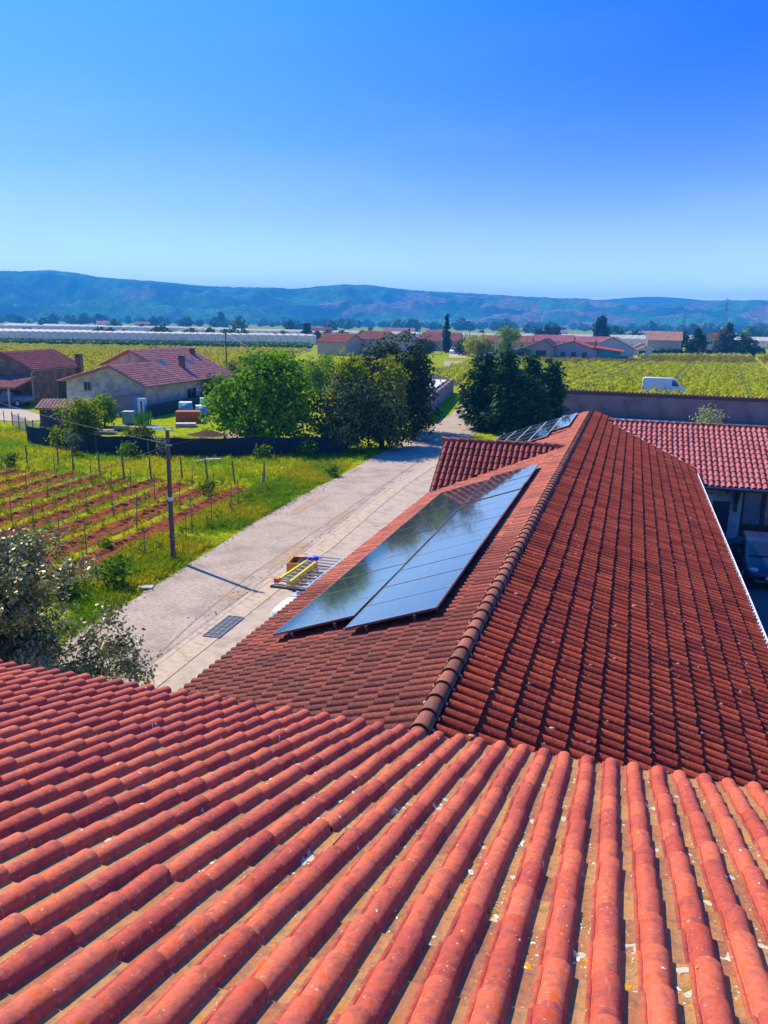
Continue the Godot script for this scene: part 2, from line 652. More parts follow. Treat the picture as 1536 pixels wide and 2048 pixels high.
func sky_image(to_sun: Vector3, exposure: float) -> Image:
	var w := 1024
	var h := 512
	var im := Image.create(w, h, false, Image.FORMAT_RGBF)
	var low_far := Color(0.28, 0.64, 1.08)
	var low_near := Color(0.55, 1.0, 1.12)
	var deep := Color(0.003, 0.145, 1.05)
	var near := Color(0.07, 0.47, 1.12)
	var wisp := FastNoiseLite.new()
	wisp.seed = 6
	wisp.frequency = 0.9
	wisp.fractal_octaves = 5
	for j in h:
		var el := PI / 2 - PI * (j + 0.5) / h
		for i in w:
			var az := (i + 0.5) / w * TAU
			var d := Vector3(sin(az) * cos(el), sin(el), -cos(az) * cos(el))
			var ang := rad_to_deg(d.angle_to(to_sun))
			var k := smoothstep(24.0, 66.0, ang)
			var e := clampf(rad_to_deg(el), 0.0, 90.0)
			var t := 1.0 - exp(-e / lerpf(12.0, 7.8, k))
			var c := low_near.lerp(low_far, k).lerp(near.lerp(deep, k), clampf(t * 1.08, 0, 1))
			if el < 0:
				c = Color(0.10, 0.13, 0.12)
			c = c.lerp(Color(2.2, 2.45, 2.2) if e > 0 else c, 0.95 * exp(-e / 3.5)) * (1.0 + 1.9 * exp(-e / 4.2))
			# thin uneven haze and a few faint wisps low in the air
			var ww := wisp.get_noise_3d(d.x * 3.0, d.y * 16.0, d.z * 3.0)
			c = c.lerp(Color(0.9, 1.05, 1.15), clampf(ww * 0.5 + 0.02, 0, 0.16) * exp(-absf(e - 5.5) / 5.0) * (1.0 if e > 0 else 0.0))
			im.set_pixel(i, j, Color(c.r / exposure, c.g / exposure, c.b / exposure))
	return im


# ------------------------------------------------------------------ terrain
func ground() -> void:
	var grass_t := ntex(11, 0.01, 5, [[0.0, Color(0.55, 0.62, 0.3)], [0.4, Color(0.85, 0.9, 0.6)], [0.6, Color(1.0, 1.0, 0.8)], [1.0, Color(1.0, 0.86, 0.55)]], 1024)
	var b := B.new()
	b.smooth(false)
	for i in 24:
		for j in 24:
			var f := func(k): return signf(k - 12.0) * pow(absf(k - 12.0) / 12.0, 3.0) * 5200.0
			var x0: float = f.call(float(i))
			var x1: float = f.call(i + 1.0)
			var z0: float = f.call(float(j))
			var z1: float = f.call(j + 1.0)
			b.quad(Vector3(x0, 0, z1), Vector3(x1, 0, z1), Vector3(x1, 0, z0), Vector3(x0, 0, z0))
	struct("ground", b, mat("meadow", lin(0.27, 0.32, 0.010), 0.95, grass_t, 0.12))
	var asphalt := ntex(21, 0.004, 7, [[0.0, grey(0.80)], [0.45, grey(0.95)], [0.7, grey(1.0)], [1.0, Color(1, 0.96, 0.9)]], 2048)
	var grit := ntex(22, 0.12, 3, [[0.0, grey(0.2)], [1.0, grey(1.0)]], 512)
	var road_m := mat("asphalt_pale", lin(0.40, 0.322, 0.25), 0.95, asphalt, 0.05, grit, 1.2)
	road_m.detail_enabled = true
	road_m.detail_albedo = ntex(23, 0.09, 4, [[0.0, Color(0.45, 0.43, 0.42, 0.55)], [0.4, Color(0.55, 0.53, 0.5, 0.15)], [0.6, Color(1, 1, 1, 0.0)], [1.0, Color(0.85, 0.8, 0.74, 0.35)]], 1024)
	road_m.uv2_triplanar = true
	road_m.uv2_world_triplanar = true
	road_m.uv2_scale = Vector3.ONE * 0.37
	var edge := []
	var w0 := RandomNumberGenerator.new()
	w0.seed = 4
	for k in [[-12.6, 20.0], [-14.6, 0.0], [-15.3, -14.0], [-15.8, -22.0], [-16.2, -26.0], [-16.9, -34.0], [-17.2, -41.0], [-17.2, -47.0], [-17.5, -55.0], [-17.9, -72.0], [-18.4, -85.0], [-20.5, -100.0], [-26.0, -125.0], [-34.0, -150.0], [-48.0, -210.0]]:
		edge.append(Vector2(k[0] + w0.randf_range(-0.12, 0.12), k[1]))
	var right := [Vector2(-40.0, -212.0), Vector2(-28.0, -150.0), Vector2(-21.0, -125.0), Vector2(-16.5, -100.0), Vector2(-13.2, -85.0), Vector2(-12.8, -55.0), Vector2(-12.7, -41.0), Vector2(-12.1, -32.0), Vector2(-11.8, -23.0), Vector2(-11.7, -19.0), Vector2(-11.0, -10.0), Vector2(-9.5, 20.0)]
	sheet("road", edge + right, 0.03, road_m)
	var conc_t := ntex(31, 0.008, 6, [[0.0, grey(0.78)], [0.5, grey(0.94)], [1.0, grey(1.0)]], 1024)
	var conc := mat("concrete_pale", lin(0.47, 0.39, 0.31), 0.95, conc_t, 0.13, grit, 0.6)
	sheet("pavement", [Vector2(-12.9, -64.0), Vector2(-12.95, -46.0), Vector2(-12.8, -41.0), Vector2(-12.3, -32.0), Vector2(-12.05, -23.0), Vector2(-11.85, -17.0), Vector2(-11.35, -10.0), Vector2(-10.0, 20.0), Vector2(-5.8, 20.0), Vector2(-5.8, -64.0)], 0.045, conc)
	# gutter channel of pale concrete between road and pavement
	var ch := B.new()
	ch.smooth(false)
	var line := [Vector2(-10.0, 20.0), Vector2(-11.25, -10.0), Vector2(-11.75, -17.0), Vector2(-11.95, -23.0), Vector2(-12.2, -32.0), Vector2(-12.7, -41.0), Vector2(-12.85, -46.0), Vector2(-12.75, -64.0)]
	for i in line.size() - 1:
		var n := 5
		for k in n:
			var p: Vector2 = line[i].lerp(line[i + 1], k / float(n))
			var q: Vector2 = line[i].lerp(line[i + 1], (k + 0.997) / float(n))
			for s in [[-0.46, -0.30, 0.062], [0.26, 0.42, 0.062], [-0.30, 0.26, 0.055]]:
				var m := (p + q) / 2
				ch.box(Vector3(m.x + (s[0] + s[1]) / 2, s[2] / 2, m.y), Vector3(s[1] - s[0] - 0.004, s[2], p.distance_to(q)), Basis(Vector3.UP, atan2(p.x - q.x, p.y - q.y)))
	var thin_line := B.new()  # thin darker line of uneven width laid along the road surface
	thin_line.smooth(false)
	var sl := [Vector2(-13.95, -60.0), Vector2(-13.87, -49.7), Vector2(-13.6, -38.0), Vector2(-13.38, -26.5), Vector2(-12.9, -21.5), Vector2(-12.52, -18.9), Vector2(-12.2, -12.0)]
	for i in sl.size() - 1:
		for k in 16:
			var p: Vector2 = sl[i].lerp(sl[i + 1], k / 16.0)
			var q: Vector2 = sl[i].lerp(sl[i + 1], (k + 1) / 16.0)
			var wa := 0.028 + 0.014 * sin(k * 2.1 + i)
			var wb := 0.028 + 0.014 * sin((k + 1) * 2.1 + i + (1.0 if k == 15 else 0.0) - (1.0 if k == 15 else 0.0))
			thin_line.quad(Vector3(p.x - wa, 0.035, p.y), Vector3(p.x + wa, 0.035, p.y), Vector3(q.x + wb, 0.035, q.y), Vector3(q.x - wb, 0.035, q.y))
	struct("road_dark_line", thin_line, mat("line_dark", lin(0.19, 0.165, 0.15), 0.9))
	var patch_m := [mat("road_patch_sand", lin(0.44, 0.32, 0.22), 0.97, conc_t, 0.5, grit, 1.0), mat("road_patch_grey", lin(0.30, 0.26, 0.23), 0.95, conc_t, 0.5, grit, 1.0)]
	for q in [[-13.1, -29.5, 0.55, 2.6, 0], [-13.3, -36.0, 0.35, 2.0, 0], [-12.9, -24.5, 0.3, 1.2, 0], [-15.9, -38.5, 0.4, 3.0, 0]]:
		var ring := []
		for k in 26:
			var a := TAU * k / 26.0
			var f := 0.75 + 0.22 * sin(a * 3 + q[1]) + 0.16 * sin(a * 7 + q[0]) + w0.randf_range(-0.1, 0.1)
			ring.append(Vector2(q[0] + cos(a) * q[2] * f, q[1] + sin(a) * q[3] * f))
		sheet("road_patch", ring, 0.0345, patch_m[q[4]])
	# loose stones along both road edges and kerb
	var gravel := B.new()
	for i in 900:
		var z := w0.randf_range(-50.0, -12.0)
		var x := (-15.2 - 0.075 * clampf(-z - 10.0, 0.0, 24.0)) + absf(w0.randfn(0, 0.22)) if i % 3 else -12.75 + w0.randfn(0, 0.25) - 0.012 * (-z - 20.0)
		var sz := 0.012 + pow(w0.randf(), 3.0) * 0.035
		gravel.ball(Vector3(x, 0.035 + sz * 0.3, z), Vector3(sz, sz * 0.7, sz * 1.2), 4)
	struct("gravel", gravel, mat("gravel", lin(0.42, 0.36, 0.30), 0.95)).set_meta("kind", "stuff")
	struct("kerb", ch, mat("kerb_pale", lin(0.52, 0.42, 0.32), 0.95, conc_t, 0.3))
	sheet("courtyard", [Vector2(2.4, -37.3), Vector2(30, -37.3), Vector2(30, 8), Vector2(2.4, 8)], 0.03, mat("asphalt_dark", lin(0.055, 0.06, 0.075), 0.9, asphalt, 0.3, grit, 0.8))
	sheet("yard_paving", [Vector2(-7.0, -89.4), Vector2(45, -87.0), Vector2(45, -46), Vector2(-5.7, -46)], 0.034, mat("paving", lin(0.42, 0.41, 0.43), 0.9, conc_t, 0.3))
	# fields and tracks farther out, each a thin sheet on the plain
	var soil_t := ntex(41, 0.012, 5, [[0.0, grey(0.6)], [0.5, grey(0.9)], [1.0, grey(1.0)]], 512)
	var soil := mat("soil_far", lin(0.42, 0.40, 0.04), 0.95, soil_t, 0.15)
	sheet("vineyard_ground", [Vector2(-36, -150), Vector2(-14, -94), Vector2(60, -91), Vector2(66, -322), Vector2(38, -314), Vector2(4, -283), Vector2(-3, -244), Vector2(-40, -232)], 0.05, soil)
	sheet("field_ground", [Vector2(-210, -228), Vector2(-104, -254), Vector2(-76, -150), Vector2(-76, -100), Vector2(-120, -100)], 0.06, soil)
	sheet("dark_field", [Vector2(-262, -287), Vector2(-115, -281), Vector2(-103, -253), Vector2(-206, -227)], 0.07, mat("mulch", lin(0.035, 0.037, 0.06), 0.7, soil_t, 0.05))
	sheet("green_field", [Vector2(-330, -330), Vector2(-132, -324), Vector2(-114, -281), Vector2(-258, -284)], 0.08, mat("crop_green", lin(0.055, 0.12, 0.012), 0.9, soil_t, 0.1))
	sheet("green_field", [Vector2(-520, -560), Vector2(-340, -560), Vector2(-290, -470), Vector2(-400, -430)], 0.09, mat("crop_lime", lin(0.13, 0.19, 0.02), 0.9, soil_t, 0.05))
	sheet("bare_field", [Vector2(-39.3, -158), Vector2(-30.9, -143), Vector2(-24.5, -127), Vector2(-34, -122), Vector2(-48, -150)], 0.08, mat("soil_grey", lin(0.10, 0.085, 0.085), 0.95, soil_t, 0.4))
	var dust := mat("track_dust", lin(0.50, 0.44, 0.34), 0.95, conc_t, 0.2)
	sheet("track", [Vector2(-66, -199), Vector2(-62, -203), Vector2(-50, -232), Vector2(-33, -240), Vector2(-4, -240.5), Vector2(-4, -238), Vector2(-33, -237), Vector2(-47, -229)], 0.1, dust)
	sheet("track", [Vector2(-58, -262), Vector2(-52, -258), Vector2(-46, -232), Vector2(-51, -230)], 0.11, dust)
	sheet("track", [Vector2(-97, -121), Vector2(-97, -117.5), Vector2(-78, -117), Vector2(-78, -119.5)], 0.1, dust)
	sheet("track", [Vector2(-76, -62), Vector2(-54, -61.5), Vector2(-53, -64.5), Vector2(-64, -72), Vector2(-76, -72)], 0.05, dust)


func hills() -> void:
	var prof := [Vector2(-90, 2.2), Vector2(-60, 2.5), Vector2(-41.9, 2.85), Vector2(-40.4, 2.9), Vector2(-39, 3.02), Vector2(-37.5, 2.92), Vector2(-36, 2.69), Vector2(-34.1, 2.59), Vector2(-31.9, 2.49), Vector2(-29.6, 2.32), Vector2(-28, 2.26), Vector2(-25.6, 2.28), Vector2(-24.3, 2.31), Vector2(-23.4, 2.22), Vector2(-22.9, 2.27), Vector2(-21.5, 2.46), Vector2(-19.8, 2.58), Vector2(-18.1, 2.58), Vector2(-17.1, 2.46), Vector2(-15.3, 2.29), Vector2(-13.3, 2.18), Vector2(-10.9, 2.11), Vector2(-9.2, 2.02), Vector2(-7.5, 1.94), Vector2(-5.8, 1.89), Vector2(-4.5, 1.87), Vector2(-3.1, 1.81), Vector2(-1.5, 1.66), Vector2(-0.5, 1.52), Vector2(1, 1.53), Vector2(2.3, 1.68), Vector2(3.8, 1.75), Vector2(5.6, 1.76), Vector2(7.8, 1.79), Vector2(20, 2.0), Vector2(60, 2.2)]
	var crest := Curve.new()
	crest.min_domain = -90; crest.max_domain = 60; crest.max_value = 5
	for p in prof:
		crest.add_point(p, 0, 0, Curve.TANGENT_LINEAR, Curve.TANGENT_LINEAR)
	crest.bake_resolution = 1000
	crest.bake()
	var n1 := FastNoiseLite.new()
	n1.seed = 3; n1.frequency = 0.0016; n1.fractal_octaves = 4; n1.fractal_type = FastNoiseLite.FRACTAL_RIDGED
	var n2 := FastNoiseLite.new()
	n2.seed = 9; n2.frequency = 0.02; n2.fractal_octaves = 3
	var n3 := FastNoiseLite.new()
	n3.seed = 17; n3.frequency = 0.0022; n3.fractal_octaves = 3
	var cell := FastNoiseLite.new()
	cell.seed = 8; cell.noise_type = FastNoiseLite.TYPE_CELLULAR; cell.frequency = 0.005; cell.cellular_return_type = FastNoiseLite.RETURN_CELL_VALUE
	var st := SurfaceTool.new()
	st.begin(Mesh.PRIMITIVE_TRIANGLES)
	st.set_smooth_group(1)
	var na := 560
	var nr := 84
	for i in na + 1:
		var az := lerpf(-72.0, 34.0, i / float(na))
		for j in nr + 1:
			var s := j / float(nr)
			var r := lerpf(2350.0, 4700.0, s)
			var a := deg_to_rad(az)
			var p := Vector3(sin(a) * r, 0, -cos(a) * r)
			var spur := n1.get_noise_2d(p.x, p.z)
			var c := 0.80 + n3.get_noise_2d(p.x * 0.5, p.z * 0.5) * 0.10
			var u := clampf(s / c, 0, 1)
			var full := 9.5 + tan(deg_to_rad(crest.sample_baked(az))) * lerpf(2350.0, 4700.0, c)
			var rise := pow(smoothstep(0.0, 1.0, u), 0.95)
			var h := full * (rise + (spur * 0.5 - 0.08) * sin(PI * minf(u, 1.0)) * 0.75)
			if s > c:
				h = full * (1.0 - (s - c) * 1.2)
			var ang := tan(deg_to_rad(crest.sample_baked(az))) * r + 9.5
			h = minf(h, ang * (0.90 + 0.10 * u if s < c else 1.0))
			var rough := n2.get_noise_2d(p.x, p.z)
			var wood := n3.get_noise_2d(p.x + 900, p.z)
			var vine := smoothstep(0.08, 0.16, n3.get_noise_2d(p.x * 1.3 + 4000, p.z * 1.3) + 0.55 * smoothstep(-26.0, -16.0, az) - 0.40 - 0.55 * absf(u - 0.42))
			var col := Color(0.008, 0.045, 0.018).lerp(Color(0.13, 0.44, 0.10), clampf(0.45 + wood * 1.1 + rough * 0.7, 0, 1))  # woodland greens, contrast widened in the colour to strengthen faint slope shading
			if u > 0.93:
				col = col.lerp(Color(0.11, 0.15, 0.03), 0.6)
			var field := cell.get_noise_2d(p.x, p.z)
			var terrace := 0.75 + 0.25 * sin(h * 0.55)
			col = col.lerp(Color(0.62, 0.42, 0.34) * (0.8 + 0.3 * field) * terrace, vine)
			h += rough * 7.0 * (1.0 - vine) * smoothstep(0.02, 0.1, u)
			st.set_color(col * 1.5)
			st.add_vertex(p + Vector3(0, h - 4.0, 0))
	for i in na:
		for j in nr:
			var q := i * (nr + 1) + j
			for k in [q, q + 1, q + nr + 2, q, q + nr + 2, q + nr + 1]:
				st.add_index(k)
	st.generate_normals()
	var m := mat("hill_cover", lin(0.667, 0.667, 0.667), 1.0, ntex(151, 0.02, 5, [[0.0, grey(0.25)], [0.4, grey(0.5)], [0.6, grey(0.9)], [1.0, grey(1.0)]], 1024), 0.004)  # grey mottle puts tree-scale relief shading into the cover colour
	m.vertex_color_use_as_albedo = true
	struct("hills", st.commit(), m)
	# a far blue summit seen in the gap of the range
	var b := B.new()
	b.smooth(true)
	var rings := []
	for i in 25:
		var a := deg_to_rad(lerpf(-7.0, 9.0, i / 24.0))
		var hh := 9.5 + 5300.0 * tan(deg_to_rad(1.95 - 0.035 * pow(absf(rad_to_deg(a) - 0.9), 1.6)))
		var d := Vector3(sin(a), 0, -cos(a))
		rings.append([d * 4900.0, d * 5150.0 + Vector3(0, hh * 0.7, 0), d * 5300.0 + Vector3(0, hh, 0), d * 5400.0])
	for i in 24:
		for j in 3:
			b.quad(rings[i][j], rings[i + 1][j], rings[i + 1][j + 1], rings[i][j + 1])
	struct("mountain", b, mat("far_forest", lin(0.06, 0.08, 0.04), 0.95))


# ------------------------------------------------------------------ the roof under the camera
func terracotta(lo: Color, hi: Color) -> Callable:
	return func(i): return lo.lerp(hi, fmod(i * 0.618, 1.0))

func fore_house() -> void:
	var t := thing("upper_house", "near building whose sunlit red barrel tile roof fills the foreground", "building")
	var w := B.new()
	w.span(Vector3(-14.5, 0, -6.7), Vector3(8, 4.9, 12))
	obj("wall", w, mat("render_beige", lin(0.42, 0.36, 0.28), 0.95), t)
	var n := Vector3(0, 1, -S_FORE).normalized()
	var slab := B.new()
	var x0 := -15.0
	var x1 := 8.4
	var top := Vector3(0, 5.4 + S_FORE * 11.0, 3.8)
	var low := Vector3(0, 5.4, -7.2) - n * 0.02
	for q in [[low, top - n * 0.02]]:
		var a: Vector3 = q[0]
		var c: Vector3 = q[1]
		var d := n * -0.16
		slab.smooth(false)
		var X0 := Vector3(x0, 0, 0)
		var X1 := Vector3(x1, 0, 0)
		slab.quad(a + X1, c + X1, c + X0, a + X0)
		slab.quad(a + X0 + d, c + X0 + d, c + X1 + d, a + X1 + d)
		slab.quad(a + X0, a + X0 + d, a + X1 + d, a + X1)
		slab.quad(c + X1, c + X1 + d, c + X0 + d, c + X0)
		slab.quad(a + X0, c + X0, c + X0 + d, a + X0 + d)
		slab.quad(a + X1 + d, c + X1 + d, c + X1, a + X1)
	var roof := obj("roof", slab, mat("roof_deck", lin(0.12, 0.06, 0.045), 0.95), t)
	# tiles: barrel and pan in one, laid down the slope away from the camera
	var p := 0.2102
	var g := 0.377
	var down := Vector3(0, -S_FORE, -1).normalized()
	var across := Vector3(-1, 0, 0)
	var rows := 25
	var eave := Vector3(0, 5.4, -7.2) - down * 0.02
	var origin := eave - down * (rows * g) + Vector3(4.03, 0, 0)
	var fr := Transform3D(Basis(across, down.cross(across), down), origin)
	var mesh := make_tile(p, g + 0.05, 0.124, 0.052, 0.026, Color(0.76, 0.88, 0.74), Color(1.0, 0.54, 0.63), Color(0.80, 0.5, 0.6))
	var moved := {Vector2i(26, 15): [Vector3(0.004, 0.016, -0.02), 0.012], Vector2i(26, 16): [Vector3(0.014, -0.004, 0.12), -0.03]}
	var tex := ntex(51, 0.014, 6, [[0.0, Color(0.62, 0.68, 0.78)], [0.3, Color(0.86, 0.86, 0.88)], [0.55, grey(1.0)], [0.72, Color(1.0, 0.88, 0.62)], [1.0, Color(1.0, 0.72, 0.38)]], 1024)
	tex_fore = tex
	for i in 14:
		fore_mat("clay_fore_%d" % i, tex)
	fore_mat("clay_fore_rest", tex)
	tile_field(roof, fr, 17.6, rows * g, p, g, mesh, "clay_fore", Color(0.49, 0.195, 0.115), tex, terracotta(Color(0.78, 0.74, 0.86), Color(1.10, 1.34, 1.15)), everywhere, 300, 1.8, moved)
	# zinc edge strip below the tile ends
	var z := B.new()
	z.box(Vector3(-3.3, 5.33, -7.25), Vector3(23.2, 0.09, 0.012))
	z.box(Vector3(-3.3, 5.366, -7.26), Vector3(23.2, 0.008, 0.10))
	obj("flashing", z, metal("zinc", 0.62, 0.4), roof)
	lichens(roof, fr, p, g)

var tex_fore: Texture2D

func fore_mat(key: String, tex: Texture2D) -> void:
	# pale specks and ochre films of lichen on the clay, in the surface's own colour
	var m := mat(key, Color.WHITE, 0.72, tex, 0.7)
	m.heightmap_enabled = true
	if bump_cache == null:
		bump_cache = ntex(57, 0.07, 5, [[0.0, grey(0.0)], [1.0, grey(1.0)]], 512)
	m.heightmap_texture = bump_cache
	m.heightmap_scale = 0.35
	m.detail_enabled = true
	m.detail_albedo = speck_texture()
	m.uv2_triplanar = true
	m.uv2_world_triplanar = true
	m.uv2_scale = Vector3.ONE * 0.55

var speck_cache: Texture2D
var bump_cache: Texture2D

func speck_texture() -> Texture2D:
	if speck_cache:
		return speck_cache
	var r := RandomNumberGenerator.new()
	r.seed = 91
	var n := 1024
	var im := Image.create(n, n, false, Image.FORMAT_RGBA8)
	im.fill(Color(0.8, 0.75, 0.6, 0))
	for i in 700:
		var cx := r.randi() % n
		var cy := r.randi() % n
		var rad := 0.9 + pow(r.randf(), 4.0) * 4.5
		var c := Color(0.82, 0.80, 0.70).lerp(Color(0.72, 0.55, 0.25), pow(r.randf(), 2.0))
		if r.randf() < 0.12:
			c = Color(0.16, 0.09, 0.08)
		var ph := r.randf() * TAU
		for y in range(int(-rad) - 2, int(rad) + 3):
			for x in range(int(-rad) - 2, int(rad) + 3):
				var a := atan2(y, x)
				var e := rad * (0.8 + 0.25 * sin(a * 3 + ph) + 0.12 * sin(a * 5 - ph))
				var d := e - sqrt(x * x + y * y)
				if d > -0.6:
					c.a = clampf(d + 0.6, 0, 1) * 0.8
					im.set_pixel(posmod(cx + x, n), posmod(cy + y, n), c)
	speck_cache = ImageTexture.create_from_image(im)
	return speck_cache

func metal(key: String, v: float, rough: float) -> StandardMaterial3D:
	var m := mat(key, lin(v, v, v * 1.02), rough)
	m.metallic = 0.85
	return m

func lichens(roof: Node3D, fr: Transform3D, p: float, g: float) -> void:
	var r := RandomNumberGenerator.new()
	r.seed = 19
	var white := mat("lichen_white", lin(0.56, 0.56, 0.46), 0.95, ntex(61, 0.12, 4, [[0.0, Color(0.42, 0.42, 0.36)], [0.34, Color(0.62, 0.64, 0.56)], [0.52, grey(1.0)], [1.0, grey(1.0)]], 256), 6.0)
	var yellow := mat("lichen_yellow", lin(0.50, 0.25, 0.012), 0.95)
	var ochre := mat("lichen_ochre", lin(0.26, 0.15, 0.035), 0.95)
	var count := 0
	var speck_m := mat("lichen_fleck", lin(0.66, 0.62, 0.5), 0.95)
	speck_m.vertex_color_use_as_albedo = true
	var specks := B.new()
	specks.smooth(false)
	var known := [[25.7, 17.9, 0.095], [25.6, 18.3, 0.06], [25.5, 18.6, 0.05], [31.9, 17.0, 0.05], [23.6, 16.1, 0.055], [26.7, 14.9, 0.045], [30.9, 16.1, 0.05], [17.4, 21.6, 0.075], [17.5, 22.2, 0.06], [24.5, 19.4, 0.06], [24.5, 19.0, 0.05]]
	for i in 7000:
		var row := r.randf_range(13.2, 24.9)
		var fr_x := (row - 13.2) / 11.7
		var c := floorf((4.03 - r.randf_range(lerpf(-2.5, -7.2, fr_x), lerpf(1.0, 1.8, fr_x))) / p)
		var u := r.randf_range(0.05, 0.30)
		var rad := 0.0035 + pow(r.randf(), 3.0) * 0.007
		if i < 900:
			rad = 0.009 + pow(r.randf(), 2.4) * 0.042
		var m := white
		if i < known.size():
			c = floorf(known[i][0]); row = known[i][1]; rad = known[i][2]; u = 0.2
		elif i < 40:
			rad = r.randf_range(0.027, 0.036); m = yellow; c = float(r.randi_range(10, 26)); row = r.randf_range(13, 23)
		elif i < 110:
			rad = r.randf_range(0.03, 0.05); m = ochre; c = float(r.randi_range(8, 32))
		elif r.randf() < 0.12:
			u = r.randf_range(0.34, 0.93)
			rad = 0.004 + pow(r.randf(), 4.0) * 0.014
		# the lower tile of a pan shows; find the surface there
		var t := fmod(row, 1.0) * g / (g + 0.05)
		var pr := tile_profile(p, t, 0.124, 0.052)
		var k := r.randi_range(9, 13) if rad > 0.012 else r.randi_range(5, 6)
		var ph := r.randf() * TAU
		var b := B.new() if rad > 0.026 else specks
		b.smooth(false)
		b.col(Color(1, 1, 1) if rad > 0.009 else Color(0.95, 0.85, 0.6).lerp(Color(0.6, 0.36, 0.14), r.randf()))
		var rim := []
		var mid := Vector3.ZERO
		for j in k + 1:
			var a := TAU * j / k
			var rr := rad * (0.75 + 0.3 * sin(a * 2 + ph) + r.randf_range(-0.14, 0.14))
			var lx := u * p + cos(a) * rr * 0.72
			var lz := t * (g + 0.05) + sin(a) * rr
			if j == k:
				lx = u * p; lz = t * (g + 0.05)
			lx = clampf(lx, 0.004, p - 0.01)
			lz = clampf(lz, 0.02, g + 0.03)
			var y := 0.0
			for q in pr.size() - 1:
				var xa: float = p - pr[q].x
				var xb: float = p - pr[q + 1].x
				if lx <= xa and lx >= xb:
					y = lerpf(pr[q].y, pr[q + 1].y, (xa - lx) / maxf(xa - xb, 1e-5))
			var v := Vector3(c * p + lx, y + 0.026 * lz / (g + 0.05) + 0.003 + (0.0015 if j == k else 0.0), floorf(row) * g + lz)
			if j == k:
				mid = v
			else:
				rim.append(v)
		for j in k:
			b.tri(fr * rim[(j + 1) % k], fr * rim[j], fr * mid)
			var dn := Vector3(0, -0.004, 0)
			b.quad(fr * rim[j], fr * rim[(j + 1) % k], fr * (rim[(j + 1) % k] + dn), fr * (rim[j] + dn))
		if rad > 0.026:
			obj("lichen_patch", b, m, roof)
	obj("lichen_specks", specks, speck_m, roof).set_meta("kind", "stuff")


# ------------------------------------------------------------------ the long building and its wings
func slope_slab(b: B, a: Vector3, e: Vector3, along: Vector3, thick := 0.14) -> void:
	# a: upper edge start, e: lower edge start, both run on by «along»
	var d := Vector3(0, -thick, 0)
	var q := [a, e, e + along, a + along]
	if (q[1] - q[0]).cross(q[2] - q[0]).y < 0:
		q.reverse()
	b.smooth(false)
	b.quad(q[0], q[1], q[2], q[3])
	b.quad(q[3] + d, q[2] + d, q[1] + d, q[0] + d)
	for i in 4:
		var j := (i + 1) % 4
		b.quad(q[i], q[i] + d, q[j] + d, q[j])

